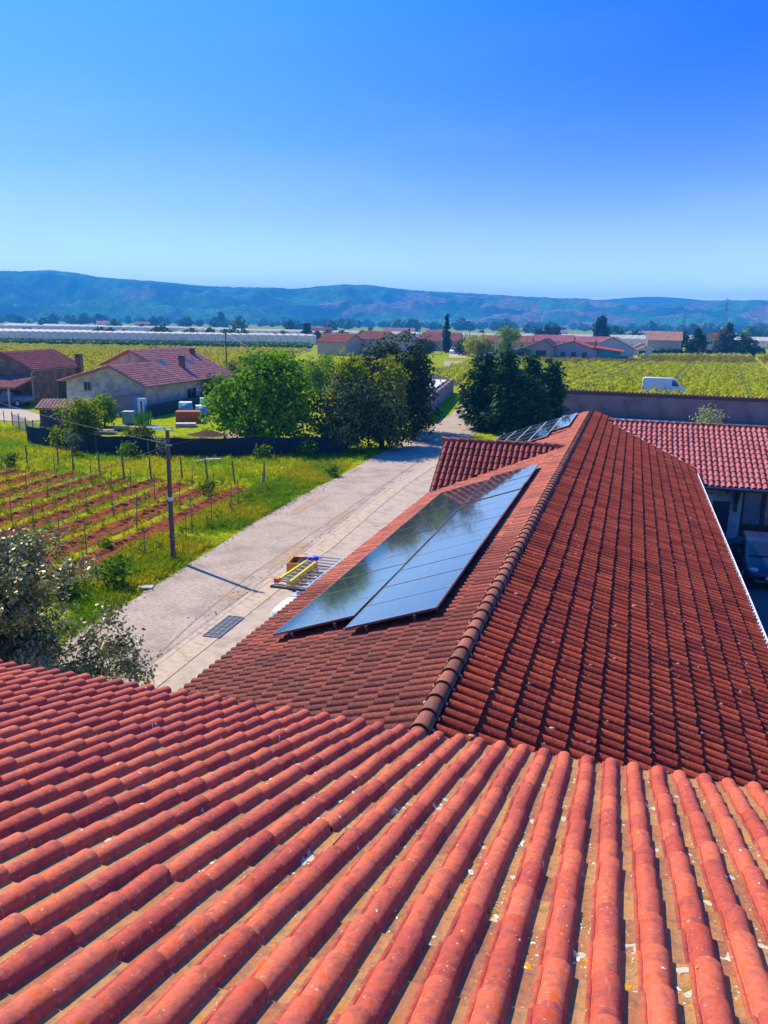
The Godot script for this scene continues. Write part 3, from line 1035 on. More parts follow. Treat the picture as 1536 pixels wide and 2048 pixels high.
func main_building() -> void:
	var t := thing("tiled_building", "long low building with red barrel tile gable roof and two side wings", "building")
	var plaster := mat("plaster_white", lin(0.52, 0.50, 0.48), 0.95, ntex(71, 0.01, 5, [[0.0, grey(0.85)], [1.0, grey(1.0)]], 512), 0.3)
	var w := B.new()
	w.prism(PackedVector2Array([Vector2(-6.3, 0), Vector2(2.5, 0), Vector2(2.5, 3.35), Vector2(-1.91, 4.9), Vector2(-6.3, 3.35)]), Transform3D(Basis(), Vector3(0, 0, -6.9)), 36.6 - 0.0)
	w.prism(PackedVector2Array([Vector2(0, 0), Vector2(4.7, 0), Vector2(4.7, 3.1), Vector2(2.35, 4.7), Vector2(0, 3.1)]), Transform3D(Basis(Vector3(0, 0, 1), Vector3.UP, Vector3(-1, 0, 0)), Vector3(-6.32, 0, -32.9)), 0.25)
	w.span(Vector3(2.52, 0, -37.45), Vector3(3.82, 3.0, -37.2))
	w.span(Vector3(3.82, 2.1, -37.45), Vector3(4.55, 3.0, -37.2))
	w.span(Vector3(4.55, 0, -37.45), Vector3(5.02, 3.0, -37.2))
	w.span(Vector3(5.02, 2.74, -37.45), Vector3(9.4, 3.0, -37.2))
	w.span(Vector3(5.02, 0, -37.45), Vector3(9.4, 0.45, -37.2))
	w.span(Vector3(9.4, 0, -37.45), Vector3(24, 3.0, -37.2))
	w.span(Vector3(2.52, 0, -46.6), Vector3(24, 3.0, -46.35))
	w.span(Vector3(23.75, 0, -46.35), Vector3(24, 3.0, -37.45))
	obj("wall", w, plaster, t)
	var fl := B.new()
	fl.span(Vector3(2.52, 0, -46.35), Vector3(23.75, 0.06, -37.45))
	obj("floor", fl, mat("floor_grey", lin(0.2, 0.19, 0.18), 0.6), t)

	var slab := B.new()
	var z0 := -6.6
	var z1 := -43.9
	slope_slab(slab, Vector3(-1.91, 5.1, z0), Vector3(-6.66, 5.1 - S_MAIN * 4.75, z0), Vector3(0, 0, z1 - z0))
	slope_slab(slab, Vector3(-1.91, 5.101, z0), Vector3(2.79, 5.101 - S_MAIN * 4.70, z0), Vector3(0, 0, z1 - z0))
	# wings: the left one steeper
	slope_slab(slab, Vector3(-2.2, 5.0, -30.55), Vector3(-2.2, 5.0 - S_LEFT * 2.9, -27.65), Vector3(-4.62, 0, 0))
	slope_slab(slab, Vector3(-2.2, 5.001, -30.55), Vector3(-2.2, 5.001 - S_LEFT * 2.9, -33.45), Vector3(-4.62, 0, 0))
	slope_slab(slab, Vector3(-1.0, 4.8, -41.8), Vector3(-1.0, 4.8 - S_RIGHT * 5.5, -36.3), Vector3(25.5, 0, 0))
	slope_slab(slab, Vector3(-1.0, 4.801, -41.8), Vector3(-1.0, 4.801 - S_RIGHT * 5.5, -47.3), Vector3(25.5, 0, 0))
	var roof := obj("roof", slab, mat("roof_deck", lin(0.12, 0.06, 0.045), 0.95), t)

	var tex := ntex(55, 0.02, 6, [[0.0, Color(0.5, 0.52, 0.56)], [0.3, Color(0.78, 0.78, 0.78)], [0.6, grey(1.0)], [1.0, Color(1.1, 1.0, 0.8)]], 1024)
	var p := 0.2104
	var g := 0.352
	var g_left := 0.363
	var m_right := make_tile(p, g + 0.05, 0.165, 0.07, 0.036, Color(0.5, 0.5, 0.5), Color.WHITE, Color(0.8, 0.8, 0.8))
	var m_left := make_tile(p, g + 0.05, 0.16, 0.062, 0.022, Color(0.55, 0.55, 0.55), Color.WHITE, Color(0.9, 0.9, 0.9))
	fore_mat("clay_main_rest", tex)
	for i in 14:
		fore_mat("clay_main_%d" % i, tex)
	# right slope
	var down := Vector3(1, -S_MAIN, 0).normalized()
	var fr := Transform3D(Basis(Vector3(0, 0, -1), down.cross(Vector3(0, 0, -1)), down), Vector3(-1.80, 5.12 - S_MAIN * 0.11, z0))
	var keep := func(q: Vector3): return not (q.z < -35.8 and y_right(q.z) > y_main(q.x) + 0.02) and q.z > z1
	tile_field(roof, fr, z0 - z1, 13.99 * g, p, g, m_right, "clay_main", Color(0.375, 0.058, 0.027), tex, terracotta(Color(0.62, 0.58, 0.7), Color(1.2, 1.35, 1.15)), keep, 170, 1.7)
	# left slope: weathered dark at the near end, cleaner clay farther along
	down = Vector3(-1, -S_MAIN, 0).normalized()
	var keep_left := func(q: Vector3): return not (y_left(q.z) > y_main(q.x) + 0.02 and absf(q.z + 30.55) < 2.8)
	fore_mat("clay_left_rest", tex)
	for i in 14:
		fore_mat("clay_left_%d" % i, tex)
		fore_mat("clay_clean_%d" % i, tex)
	fore_mat("clay_clean_rest", tex)
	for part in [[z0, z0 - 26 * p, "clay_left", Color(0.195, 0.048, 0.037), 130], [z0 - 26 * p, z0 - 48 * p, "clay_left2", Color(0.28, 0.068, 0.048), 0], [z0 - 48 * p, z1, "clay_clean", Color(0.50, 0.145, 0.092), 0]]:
		var n_cols := int(round((part[0] - part[1]) / p))
		var o := Vector3(-2.02, 5.12 - S_MAIN * 0.11, part[0] - n_cols * p)
		fr = Transform3D(Basis(Vector3(0, 0, 1), down.cross(Vector3(0, 0, 1)), down), o)
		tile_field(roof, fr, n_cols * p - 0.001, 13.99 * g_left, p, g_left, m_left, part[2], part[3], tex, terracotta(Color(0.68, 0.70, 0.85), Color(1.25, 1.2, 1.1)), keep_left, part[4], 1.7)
	# left wing, near and far slopes
	down = Vector3(0, -S_LEFT, 1).normalized()
	fr = Transform3D(Basis(Vector3(1, 0, 0), down.cross(Vector3(1, 0, 0)), down), Vector3(-6.84, 5.03, -30.5))
	var keep_wing := func(q: Vector3): return y_left(q.z) > y_main(q.x) - 0.03 or q.x < -6.8
	tile_field(roof, fr, 22 * p, 9 * g - 0.1, p, g, m_left, "clay_wing", Color(0.33, 0.078, 0.06), tex, terracotta(Color(0.75, 0.75, 0.8), Color(1.2, 1.2, 1.2)), keep_wing, 0)
	down = Vector3(0, -S_LEFT, -1).normalized()
	fr = Transform3D(Basis(Vector3(-1, 0, 0), down.cross(Vector3(-1, 0, 0)), down), Vector3(-6.84 + 22 * p, 5.03, -30.6))
	tile_field(roof, fr, 22 * p, 9 * g - 0.1, p, g, m_left, "clay_wing", Color(0.33, 0.078, 0.06), tex, terracotta(Color(0.75, 0.75, 0.8), Color(1.2, 1.2, 1.2)), keep_wing, 0)
	# right wing
	var pw := 0.236
	var gw := 0.448
	var m_wing := make_tile(pw, gw + 0.06, 0.165, 0.075, 0.035, Color(0.8, 0.85, 0.85), Color.WHITE, Color(0.8, 0.8, 0.8))
	var keep_r := func(q: Vector3): return y_right(q.z) > y_main(q.x) - 0.02 or q.x > 3.05
	for s in [1.0, -1.0]:
		down = Vector3(0, -S_RIGHT, s).normalized()
		var ax := Vector3(s, 0, 0)
		fr = Transform3D(Basis(ax, down.cross(ax), down), Vector3(-1.0 if s > 0 else -1.0 + 108 * pw, 4.83, -41.8 + s * 0.06))
		tile_field(roof, fr, 108 * pw - 0.001, 13 * gw, pw, gw, m_wing, "clay_pink", Color(0.52, 0.165, 0.155), tex, terracotta(Color(0.86, 0.82, 0.84), Color(1.1, 1.15, 1.15)), keep_r, 0, 1.7)
	# ridge tiles, each laid over the next
	for i in 97:
		var z := -7.0 - i * 0.38
		var b := B.new()
		b.smooth(true)
		var rings := []
		for q in [[0.02, 0.118, 0.022], [-0.40, 0.104, 0.0]]:
			var ring := []
			for j in 9:
				var a := PI * j / 8.0
				ring.append(Vector3(-1.91 + cos(a) * q[1], 5.13 + sin(a) * q[1] * 0.95 + q[2], z + q[0]))
			rings.append(ring)
		b.loft(rings, false, false)
		b.smooth(false)
		for j in 8:
			b.quad(rings[0][j + 1], rings[0][j], rings[0][j] * 0.86 + Vector3(-1.91, 5.13, rings[0][j].z) * 0.14, rings[0][j + 1] * 0.86 + Vector3(-1.91, 5.13, rings[0][j].z) * 0.14)
		var tone := rng.randi() % 5
		obj("ridge_tile", b, mat("ridge_%d" % tone, (Color(0.27, 0.085, 0.048) * (0.72 + 0.13 * tone)).linear_to_srgb(), 0.8, tex, 0.9), roof)
	var mortar := B.new()
	for i in 97:
		var z := -7.0 - i * 0.38
		for s in [-1, 1]:
			mortar.ball(Vector3(-1.91 + s * 0.125, 5.13, z - 0.02 + rng.randfn(0, 0.03)), Vector3(0.019, 0.024, 0.022) * rng.randf_range(0.6, 1.25), 6)
	var dots := B.new()
	for i in 420:
		var x := rng.randf_range(-1.6, 2.8)
		var zz := -7.2 - pow(rng.randf(), 1.7) * 32.0
		if y_right(zz) > y_main(x):
			continue
		var sz := 0.010 + pow(rng.randf(), 3.0) * 0.035
		dots.ball(Vector3(x, y_main(x) + 0.048, zz), Vector3(sz * 1.3, 0.022, sz), 6)
	obj("lichen_specks", dots, mat("lichen_pale", lin(0.36, 0.27, 0.19), 0.95), roof).set_meta("kind", "stuff")
	obj("mortar", mortar, mat("mortar", lin(0.55, 0.48, 0.42), 0.95), roof).set_meta("kind", "stuff")
	for q in [[Vector3(-6.95, 5.06, -30.55), Vector3(-2.25, 5.06, -30.55), 13], [Vector3(-1.0, 4.86, -41.8), Vector3(24.5, 4.86, -41.8), 64]]:
		for i in q[2]:
			var a: Vector3 = q[0].lerp(q[1], i / float(q[2]))
			var c: Vector3 = q[0].lerp(q[1], (i + 1.1) / float(q[2]))
			var b := B.new()
			b.tube([a + Vector3(0, 0.03, 0), a + Vector3(0.05, 0.03, 0), c], [0.125, 0.12, 0.10], 8)
			obj("ridge_tile", b, mats["ridge_%d" % (rng.randi() % 5)], roof)
	# zinc gutter along the right eave, valley strips, end board
	var gt := B.new()
	gt.smooth(true)
	var ra := []
	var rb := []
	for j in 9:
		var a := PI + PI * j / 8.0
		ra.append(Vector3(2.95 + cos(a) * 0.075, 3.40 + sin(a) * 0.075, -6.7))
		rb.append(Vector3(2.95 + cos(a) * 0.075, 3.40 + sin(a) * 0.075, -36.4))
	gt.loft([ra, rb], false, false)
	gt.tube([Vector3(3.03, 3.405, -6.7), Vector3(3.03, 3.405, -36.4)], [0.018], 6)
	for i in 42:
		gt.box(Vector3(2.95, 3.41, -7.0 - i * 0.7), Vector3(0.17, 0.006, 0.025))
	obj("gutter", gt, mat("zinc_white", lin(0.72, 0.72, 0.72), 0.45), t)
	var vl := B.new()
	vl.bar(Vector3(-1.0, 4.87, -41.7), Vector3(3.0, 3.44, -37.6), 0.10, 0.03)
	obj("valley_strip", vl, mats["zinc_white"], roof)
	var g2 := B.new()
	g2.tube([Vector3(3.2, 2.87, -36.22), Vector3(24.4, 2.87, -36.22)], [0.055], 8)
	obj("gutter", g2, mat("gutter_grey", lin(0.30, 0.31, 0.34), 0.5), t)
	# door, window wall, bracket
	var dr := B.new()
	dr.span(Vector3(3.84, 0.02, -37.36), Vector3(4.53, 2.09, -37.30))
	var door := tag(obj("door", dr, mat("door_blue", lin(0.018, 0.024, 0.06), 0.5), t), "plain dark blue door under the wing eave")
	var hd := B.new()
	hd.box(Vector3(4.45, 1.02, -37.26), Vector3(0.10, 0.025, 0.05))
	obj("handle", hd, metal("steel", 0.6, 0.3), door)
	var wood := mat("timber_red", lin(0.11, 0.045, 0.028), 0.7, ntex(81, 0.02, 4, [[0.0, grey(0.7)], [1.0, grey(1.0)]], 256), 1.0)
	for k in 5:
		var x := 5.04 + k * 0.86
		var f := B.new()
		f.span(Vector3(x, 0.46, -37.36), Vector3(x + 0.08, 2.72, -37.22))
		f.span(Vector3(x + 0.78, 0.46, -37.36), Vector3(x + 0.86, 2.72, -37.221))
		f.span(Vector3(x + 0.08, 0.46, -37.36), Vector3(x + 0.78, 0.53, -37.222))
		f.span(Vector3(x + 0.08, 2.64, -37.36), Vector3(x + 0.78, 2.72, -37.222))
		f.span(Vector3(x + 0.08, 1.06, -37.36), Vector3(x + 0.78, 1.14, -37.223))
		var fm := obj("window", f, wood, t)
		var pn := B.new()
		pn.span(Vector3(x + 0.08, 1.14, -37.31), Vector3(x + 0.78, 2.64, -37.302))
		var gl := mat("window_glass", Color(0.75, 0.8, 0.85, 0.18), 0.03)
		gl.transparency = BaseMaterial3D.TRANSPARENCY_ALPHA
		obj("pane", pn, gl, fm)
		var pb := B.new()
		pb.span(Vector3(x + 0.08, 0.53, -37.33), Vector3(x + 0.78, 1.06, -37.30))
		obj("panel", pb, mat("panel_dark", lin(0.03, 0.018, 0.016), 0.6), fm)
	var br := B.new()
	br.bar(Vector3(4.78, 1.95, -37.2), Vector3(4.78, 2.78, -36.5), 0.12, 0.14)
	br.span(Vector3(4.72, 1.7, -37.2), Vector3(4.84, 2.8, -37.06))
	br.span(Vector3(4.72, 2.72, -37.2), Vector3(4.84, 2.84, -36.4))
	br.span(Vector3(4.3, 2.55, -37.2), Vector3(4.4, 2.82, -36.6))
	obj("bracket", br, wood, t)
	# things by the wing
	for q in [["white air conditioner unit high on the wall left of the blue door", Vector3(3.6, 1.85, -37.02), 0.6], ["white air conditioner unit on the ground before the blue door", Vector3(4.2, 0.05, -36.75), 0.72]]:
		var ac := thing("air_conditioner", q[0], "air conditioner", q[1], -0.25)
		var c := B.new()
		c.box(Vector3(0, q[2] / 2, 0), Vector3(0.40, q[2], 0.30))
		obj("case", c, mat("white_enamel", lin(0.62, 0.64, 0.66), 0.4), ac)
		var fan := B.new()
		fan.tube([Vector3(0, q[2] / 2, 0.15), Vector3(0, q[2] / 2, 0.156)], [0.16], 16)
		obj("grille", fan, mat("grille", lin(0.08, 0.08, 0.09), 0.6), ac)
	var pot := thing("potted_palm", "spiky pale plant in a pot behind the wing window", "plant", Vector3(6.1, 1.08, -37.75))
	var pt := B.new()
	pt.tube([Vector3(0, 0, 0), Vector3(0, 0.25, 0)], [0.1, 0.14], 10)
	obj("pot", pt, mat("pot", lin(0.3, 0.12, 0.07), 0.8), pot)
	var fol := B.new()
	for i in 16:
		var a := TAU * i / 16.0
		fol.tube([Vector3(0, 0.25, 0), Vector3(cos(a) * 0.18, 0.6, sin(a) * 0.18), Vector3(cos(a) * 0.42, 0.5 + 0.1 * (i % 3), sin(a) * 0.3)], [0.015, 0.02, 0.004], 4)
	obj("foliage", fol, mat("palm_pale", lin(0.35, 0.42, 0.3), 0.6), pot)
	var sill := B.new()
	sill.span(Vector3(5.1, 0.9, -38.1), Vector3(9.3, 1.07, -37.5))
	obj("counter", sill, wood, t)
	for q in [[5.32, 0.34, "dark", "dark figure-like vase behind the left window pane"], [5.58, 0.30, "dark", "dark rounded vase beside the window mullion"], [5.83, 0.36, "white", "white slim bottle behind the second window pane"]]:
		var vs := thing("vase", q[3], "vase", Vector3(q[0], 1.075, -37.68))
		var vb := B.new()
		vb.tube([Vector3.ZERO, Vector3(0, q[1] * 0.35, 0), Vector3(0, q[1] * 0.6, 0), Vector3(0, q[1] * 0.8, 0), Vector3(0, q[1], 0)], [0.06, 0.09, 0.07, 0.03, 0.035], 10)
		obj("body", vb, mat("vase_" + q[2], lin(0.03, 0.03, 0.035) if q[2] == "dark" else lin(0.7, 0.7, 0.72), 0.4), vs)


# ------------------------------------------------------------------ solar arrays
func solar() -> void:
	var s := thing("solar_array", "large black solar panel array on the long roof left of the ridge", "solar panels")
	var down := Vector3(-1, -S_MAIN, 0).normalized()
	var n := Vector3(-S_MAIN, 1, 0).normalized()
	var glass := mat("cell_glass", lin(0.17, 0.205, 0.27), 0.08)
	glass.metallic = 0.8
	glass.metallic_specular = 0.72
	glass.clearcoat_enabled = true
	glass.clearcoat = 1.0
	glass.clearcoat_roughness = 0.05
	var dark := mat("frame_black", lin(0.03, 0.035, 0.045), 0.14)
	dark.metallic_specular = 0.7
	dark.clearcoat_enabled = true
	dark.clearcoat = 1.0
	var silver := metal("frame_silver", 0.7, 0.35)
	var thin_line := mat("cell_seam", lin(0.16, 0.17, 0.19), 0.5)
	var pitch := 1.119
	for row in [[Vector3(-2.70, 0, -11.87), 13], [Vector3(-4.31, 0, -12.50), 12]]:
		for i in row[1]:
			var o := Vector3(row[0].x, y_main(row[0].x) + 0.20, row[0].z - i * pitch)
			solar_panel(s, o, Vector3(0, 0, -1), down, n, 1.113, 1.66, dark, glass, thin_line, true, i)
		var rails := B.new()
		for f in [0.38, 1.25]:
			var a: Vector3 = Vector3(row[0].x, y_main(row[0].x) + 0.15, row[0].z + 0.06) + down * f
			rails.bar(a, a + Vector3(0, 0, -pitch * row[1] - 0.1), 0.04, 0.045)
			for i in 7:
				rails.box(a + Vector3(0, -0.05, -0.1 - i * pitch * row[1] / 6.5), Vector3(0.04, 0.10, 0.03))
		obj("rail", rails, metal("rail", 0.12, 0.45), s)
	var s2 := thing("solar_array", "smaller silver framed solar array beyond the left wing", "solar panels")
	for c in 5:
		for r in 4:
			if c == 0 and r == 0:
				continue
			var x := -2.6 - c * 0.79
			solar_panel(s2, Vector3(x, y_main(x) + 0.15, -35.6 - r * 1.93), Vector3(0, 0, -1), down, n, 1.926, 0.832, silver, glass, thin_line, false, c + r)
	var rails := B.new()
	for z in [-36.4, -38.6, -40.6, -42.4]:
		var a := Vector3(-2.6, y_main(-2.6) + 0.08, z)
		rails.bar(a, a + down * 4.15, 0.04, 0.05)
	obj("rail", rails, mats["rail"], s2)

func solar_panel(s: Node3D, o: Vector3, across: Vector3, down: Vector3, n: Vector3, w: float, l: float, fm: Material, glass: Material, thin_line: Material, half: bool, i: int) -> void:
	var k := o + n * rng.randfn(0, 0.003)
	var bs := Basis(across, n, across.cross(n))
	var f := B.new()
	var c := k + across * w / 2 + down * l / 2
	for q in [[across * (w / 2 - 0.012), Vector3(0.024, 0.036, l)], [across * -(w / 2 - 0.012), Vector3(0.024, 0.036, l)]]:
		f.box(c + q[0], q[1], bs)
	for q in [[down * (l / 2 - 0.012), Vector3(w - 0.048, 0.036, 0.024)], [down * -(l / 2 - 0.012), Vector3(w - 0.048, 0.036, 0.024)]]:
		f.box(c + q[0], q[1], bs)
	f.box(c - n * 0.012, Vector3(w - 0.05, 0.004, l - 0.05), bs)
	var pn := obj("solar_panel", f, fm, s)
	var g := B.new()
	g.box(c + n * 0.010, Vector3(w - 0.03, 0.012, l - 0.03), bs)
	obj("glass", g, glass, pn)
	var sm := B.new()
	if half:
		sm.box(c + n * 0.0167, Vector3(w - 0.05, 0.0016, 0.006), bs)
	for j in range(1, 6):
		sm.box(c + n * 0.0166 + across * (j / 6.0 - 0.5) * (w - 0.05), Vector3(0.0016, 0.0012, l - 0.06), bs)
	obj("cell_lines", sm, thin_line, pn)


# ------------------------------------------------------------------ street, pole, van
func sag(a: Vector3, c: Vector3, drop: float, n := 14) -> Array:
	var out := []
	for i in n + 1:
		var t := i / float(n)
		out.append(a.lerp(c, t) - Vector3(0, drop * 4.0 * t * (1 - t), 0))
	return out

func street() -> void:
	var wood := mat("pole_wood", lin(0.17, 0.155, 0.135), 0.95, ntex(101, 0.03, 4, [[0.0, grey(0.6)], [1.0, grey(1.0)]], 256), 1.5)
	var pole := thing("utility_pole", "weathered wooden utility pole on the grass verge beside the road", "utility pole", Vector3(-17.16, 0, -27.25))
	var b := B.new()
	b.tube([Vector3.ZERO, Vector3(-0.02, 2.6, 0), Vector3(0, 5.3, 0)], [0.105, 0.092, 0.075], 10)
	obj("shaft", b, wood, pole)
	b = B.new()
	b.box(Vector3(0.05, 5.32, 0), Vector3(0.34, 0.045, 0.12))
	b.box(Vector3(0.1, 4.75, 0.08), Vector3(0.22, 0.06, 0.08))
	obj("crossarm", b, mat("zinc_dull", lin(0.36, 0.37, 0.38), 0.6), pole)
	for x in [-0.12, 0.2]:
		b = B.new()
		b.tube([Vector3(x, 5.34, 0), Vector3(x, 5.42, 0), Vector3(x, 5.46, 0)], [0.03, 0.04, 0.02], 8)
		obj("insulator", b, mat("porcelain", lin(0.5, 0.5, 0.5), 0.3), pole)
	b = B.new()
	b.tube([Vector3(-0.01, 2.5, 0), Vector3(-0.01, 2.66, 0)], [0.098, 0.098], 12)
	obj("band", b, mat("white_band", lin(0.6, 0.6, 0.6), 0.6), pole)
	var cable := mat("cable", lin(0.03, 0.03, 0.035), 0.6)
	for q in [[Vector3(-17.05, 4.78, -27.2), Vector3(-70.0, 6.3, -61.0), 0.9, "thin overhead cable running left from the wooden pole over the yard"], [Vector3(-17.0, 4.76, -27.3), Vector3(-19.3, 5.6, -92.0), 0.7, "thin overhead cable running from the wooden pole away along the road"], [Vector3(-17.0, 4.76, -27.2), Vector3(-14.4, 5.6, 18.0), 0.6, "thin overhead cable running from the wooden pole back along the road"]]:
		b = B.new()
		b.tube(sag(q[0], q[1], q[2], 18), [0.009], 5, false)
		tag(obj("overhead_cable", b, cable), q[3], "cable")
	# flat panel of grating by the kerb
	var g := thing("drain_grate", "blue grey barred metal grate lying along the kerb", "grate", Vector3(-11.74, 0.06, -21.35), 0.035)
	g.scale = Vector3(0.84, 0.6, 0.86)
	b = B.new()
	b.box(Vector3(0, 0.012, 0), Vector3(0.62, 0.02, 2.1))
	obj("pit", b, mat("grate_dark", lin(0.05, 0.065, 0.09), 0.5), g)
	b = B.new()
	for i in 4:
		b.box(Vector3(-0.31 + i * 0.2067, 0.034, 0), Vector3(0.03, 0.03, 2.1))
	for i in 7:
		b.box(Vector3(0, 0.036, -1.05 + i * 0.35), Vector3(0.65, 0.028, 0.03))
	obj("bars", b, mat("grate_bar", lin(0.20, 0.22, 0.25), 0.5), g)
	b = B.new()
	b.box(Vector3(0, 0.03, 0), Vector3(0.5, 0.06, 0.32), Basis(Vector3.UP, 0.4))
	tag(obj("stone_slab", b, mat("slab_pale", lin(0.45, 0.43, 0.40), 0.9), null, Vector3(-16.25, 0.03, -23.9)), "small pale flat slab on the road edge below the pole", "slab")

	# the parked van under the eave with its ladders
	var van_side := PackedVector2Array([Vector2(0.0, 0.45), Vector2(0.1, 0.28), Vector2(5.0, 0.28), Vector2(5.25, 0.45), Vector2(5.25, 0.85), Vector2(5.1, 1.1), Vector2(4.4, 1.28), Vector2(3.75, 2.15), Vector2(3.4, 2.3), Vector2(0.25, 2.3), Vector2(0.05, 2.2), Vector2(0.0, 1.6)])
	var side_glass := [PackedVector2Array([Vector2(3.1, 1.35), Vector2(4.15, 1.35), Vector2(3.65, 2.0), Vector2(3.1, 2.0)])]
	var white := mat("van_white", lin(0.62, 0.66, 0.70), 0.3)
	white.clearcoat_enabled = true
	white.clearcoat = 0.6
	var van := vehicle("parked_van", "white van parked under the left eave, ladders on its roof", "van", Vector3(-7.68, 0.045, -20.25), 0.0, 5.25, 1.75, van_side, side_glass, white, 0.32, [0.95, 4.3])
	van_screen(van, 5.25, Vector2(4.38, 1.33), Vector2(3.78, 2.08), 1.45)
	var rack := B.new()
	for z in [1.05, 0.45, -0.15, -0.7]:
		rack.bar(Vector3(-0.9, 2.42, z), Vector3(0.72, 2.42, z), 0.05, 0.04)
		for s in [-1, 1]:
			rack.box(Vector3(s * 0.70, 2.34, z), Vector3(0.04, 0.16, 0.05))
	obj("roof_rack", rack, mat("rack_dark", lin(0.03, 0.03, 0.035), 0.5), van)
	var lad := thing("ladder", "wide aluminium ladder lying on the van roof rack", "ladder", Vector3(-8.4, 2.52, -20.45))
	for s in [-0.48, 0.48]:
		b = B.new()
		b.bar(Vector3(s, 0, 1.55), Vector3(s, 0, -1.6), 0.035, 0.085)
		obj("rail", b, metal("alu", 0.75, 0.4), lad)
	for i in 11:
		b = B.new()
		b.bar(Vector3(-0.46, 0, 1.4 - i * 0.285), Vector3(0.46, 0, 1.4 - i * 0.285), 0.05, 0.035)
		obj("rung", b, metal("alu_rung", 0.5, 0.4), lad)
	b = B.new()
	b.box(Vector3(0, -0.01, 1.58), Vector3(1.04, 0.06, 0.06))
	obj("end_bar", b, mats["rack_dark"], lad)
	var yl := thing("ladder", "yellow fibreglass ladder strapped on the aluminium ladder", "ladder", Vector3(-8.58, 2.62, -20.1))
	for s in [-0.22, 0.16]:
		b = B.new()
		b.bar(Vector3(s, 0, 1.05), Vector3(s * 0.8, 0, -0.85), 0.06, 0.08)
		obj("rail", b, mat("ladder_yellow", lin(0.62, 0.55, 0.015), 0.5), yl)
	for i in 6:
		b = B.new()
		b.bar(Vector3(-0.2, 0.0, 0.85 - i * 0.3), Vector3(0.15, 0.0, 0.85 - i * 0.3), 0.05, 0.03)
		obj("rung", b, metal("alu_rung", 0.5, 0.4), yl)
	b = B.new()
	b.box(Vector3(-0.22, 0.03, 1.06), Vector3(0.14, 0.11, 0.14))
	obj("foot", b, mat("foot_orange", lin(0.6, 0.12, 0.02), 0.6), yl)
	b = B.new()
	b.ball(Vector3(0.02, 0.03, 0), Vector3(0.14, 0.07, 0.09), 10)
	b.ball(Vector3(-0.12, 0.02, 0.03), Vector3(0.10, 0.06, 0.07), 8)
	b.bar(Vector3(-0.3, 0.05, 0), Vector3(0.25, 0.05, 0), 0.06, 0.01)
	tag(obj("strap", b, mat("strap_blue", lin(0.02, 0.03, 0.5), 0.6), null, Vector3(-8.55, 2.68, -21.1)), "bundled bright blue strap on top of the ladders", "strap")
	var cr := thing("crate", "orange sided open crate with dark inside, behind the van", "crate", Vector3(-10.95, 0.05, -25.9), 0.15)
	var oy := mat("crate_orange", lin(0.55, 0.22, 0.01), 0.6)
	for q in [[Vector3(-0.45, 0.5, 0), Vector3(0.05, 1.0, 0.9)], [Vector3(0.45, 0.5, 0), Vector3(0.05, 1.0, 0.9)], [Vector3(0, 0.5, -0.425), Vector3(0.85, 1.0, 0.05)], [Vector3(0, 0.5, 0.425), Vector3(0.85, 1.0, 0.05)], [Vector3(0, 0.03, 0), Vector3(0.85, 0.05, 0.8)]]:
		b = B.new()
		b.box(q[0], q[1])
		obj("side", b, oy, cr)
	b = B.new()
	b.box(Vector3(0.12, 0.86, 0), Vector3(0.62, 0.04, 0.78), Basis(Vector3.BACK, -0.25))
	obj("tarp", b, mat("inside_black", lin(0.015, 0.015, 0.018), 0.8), cr)  # tilted black sheet, stands in for the dark inside of the open crate

	# dark car in the courtyard
	var car_side := PackedVector2Array([Vector2(0.05, 0.45), Vector2(0.2, 0.25), Vector2(4.1, 0.25), Vector2(4.3, 0.4), Vector2(4.3, 0.68), Vector2(4.15, 0.84), Vector2(3.3, 1.0), Vector2(2.55, 1.46), Vector2(2.2, 1.52), Vector2(1.1, 1.50), Vector2(0.35, 1.1), Vector2(0.05, 0.95)])
	var navy := mat("paint_navy", lin(0.004, 0.010, 0.05), 0.3)
	navy.clearcoat_enabled = true
	navy.clearcoat = 0.4
	var car := vehicle("parked_car", "dark blue car facing out from the wing window wall", "car", Vector3(5.55, 0.03, -33.3), PI, 4.3, 1.8, car_side, [PackedVector2Array([Vector2(1.9, 1.0), Vector2(3.0, 1.0), Vector2(2.45, 1.38), Vector2(1.9, 1.42)]), PackedVector2Array([Vector2(0.7, 1.0), Vector2(1.84, 1.0), Vector2(1.84, 1.42), Vector2(1.15, 1.4)])], navy, 0.32, [0.85, 3.5])
	van_screen(car, 4.3, Vector2(3.24, 1.04), Vector2(2.6, 1.44), 1.45)
	for s in [-1, 1]:
		b = B.new()
		b.ball(Vector3(s * 0.66, 0.74, -2.02), Vector3(0.2, 0.09, 0.14), 10)
		obj("headlight", b, mat("lamp_clear", lin(0.4, 0.43, 0.46), 0.15), car)
		b = B.new()
		b.ball(Vector3(s * 0.98, 1.0, -0.55), Vector3(0.1, 0.07, 0.06), 8)
		obj("mirror", b, navy, car)
	b = B.new()
	b.box(Vector3(0, 0.62, -2.13), Vector3(1.0, 0.10, 0.05))
	b.box(Vector3(0, 0.38, -2.12), Vector3(1.2, 0.14, 0.06))
	obj("grille", b, mat("grille", lin(0.02, 0.02, 0.022), 0.5), car)
	b = B.new()
	b.box(Vector3(0, 0.5, -2.17), Vector3(0.52, 0.11, 0.012))
	var plate := obj("number_plate", b, mat("plate_white", lin(0.6, 0.62, 0.64), 0.5), car)
	b = B.new()
	for s in [-1, 1]:
		b.box(Vector3(s * 0.24, 0.5, -2.1775), Vector3(0.04, 0.108, 0.004))
	obj("plate_band", b, mat("plate_blue", lin(0.02, 0.05, 0.4), 0.5), plate)
	var bin := thing("wheelie_bin", "black wheeled bin between gutter and dark blue car", "bin", Vector3(4.25, 0.03, -34.0), 0.2)
	b = B.new()
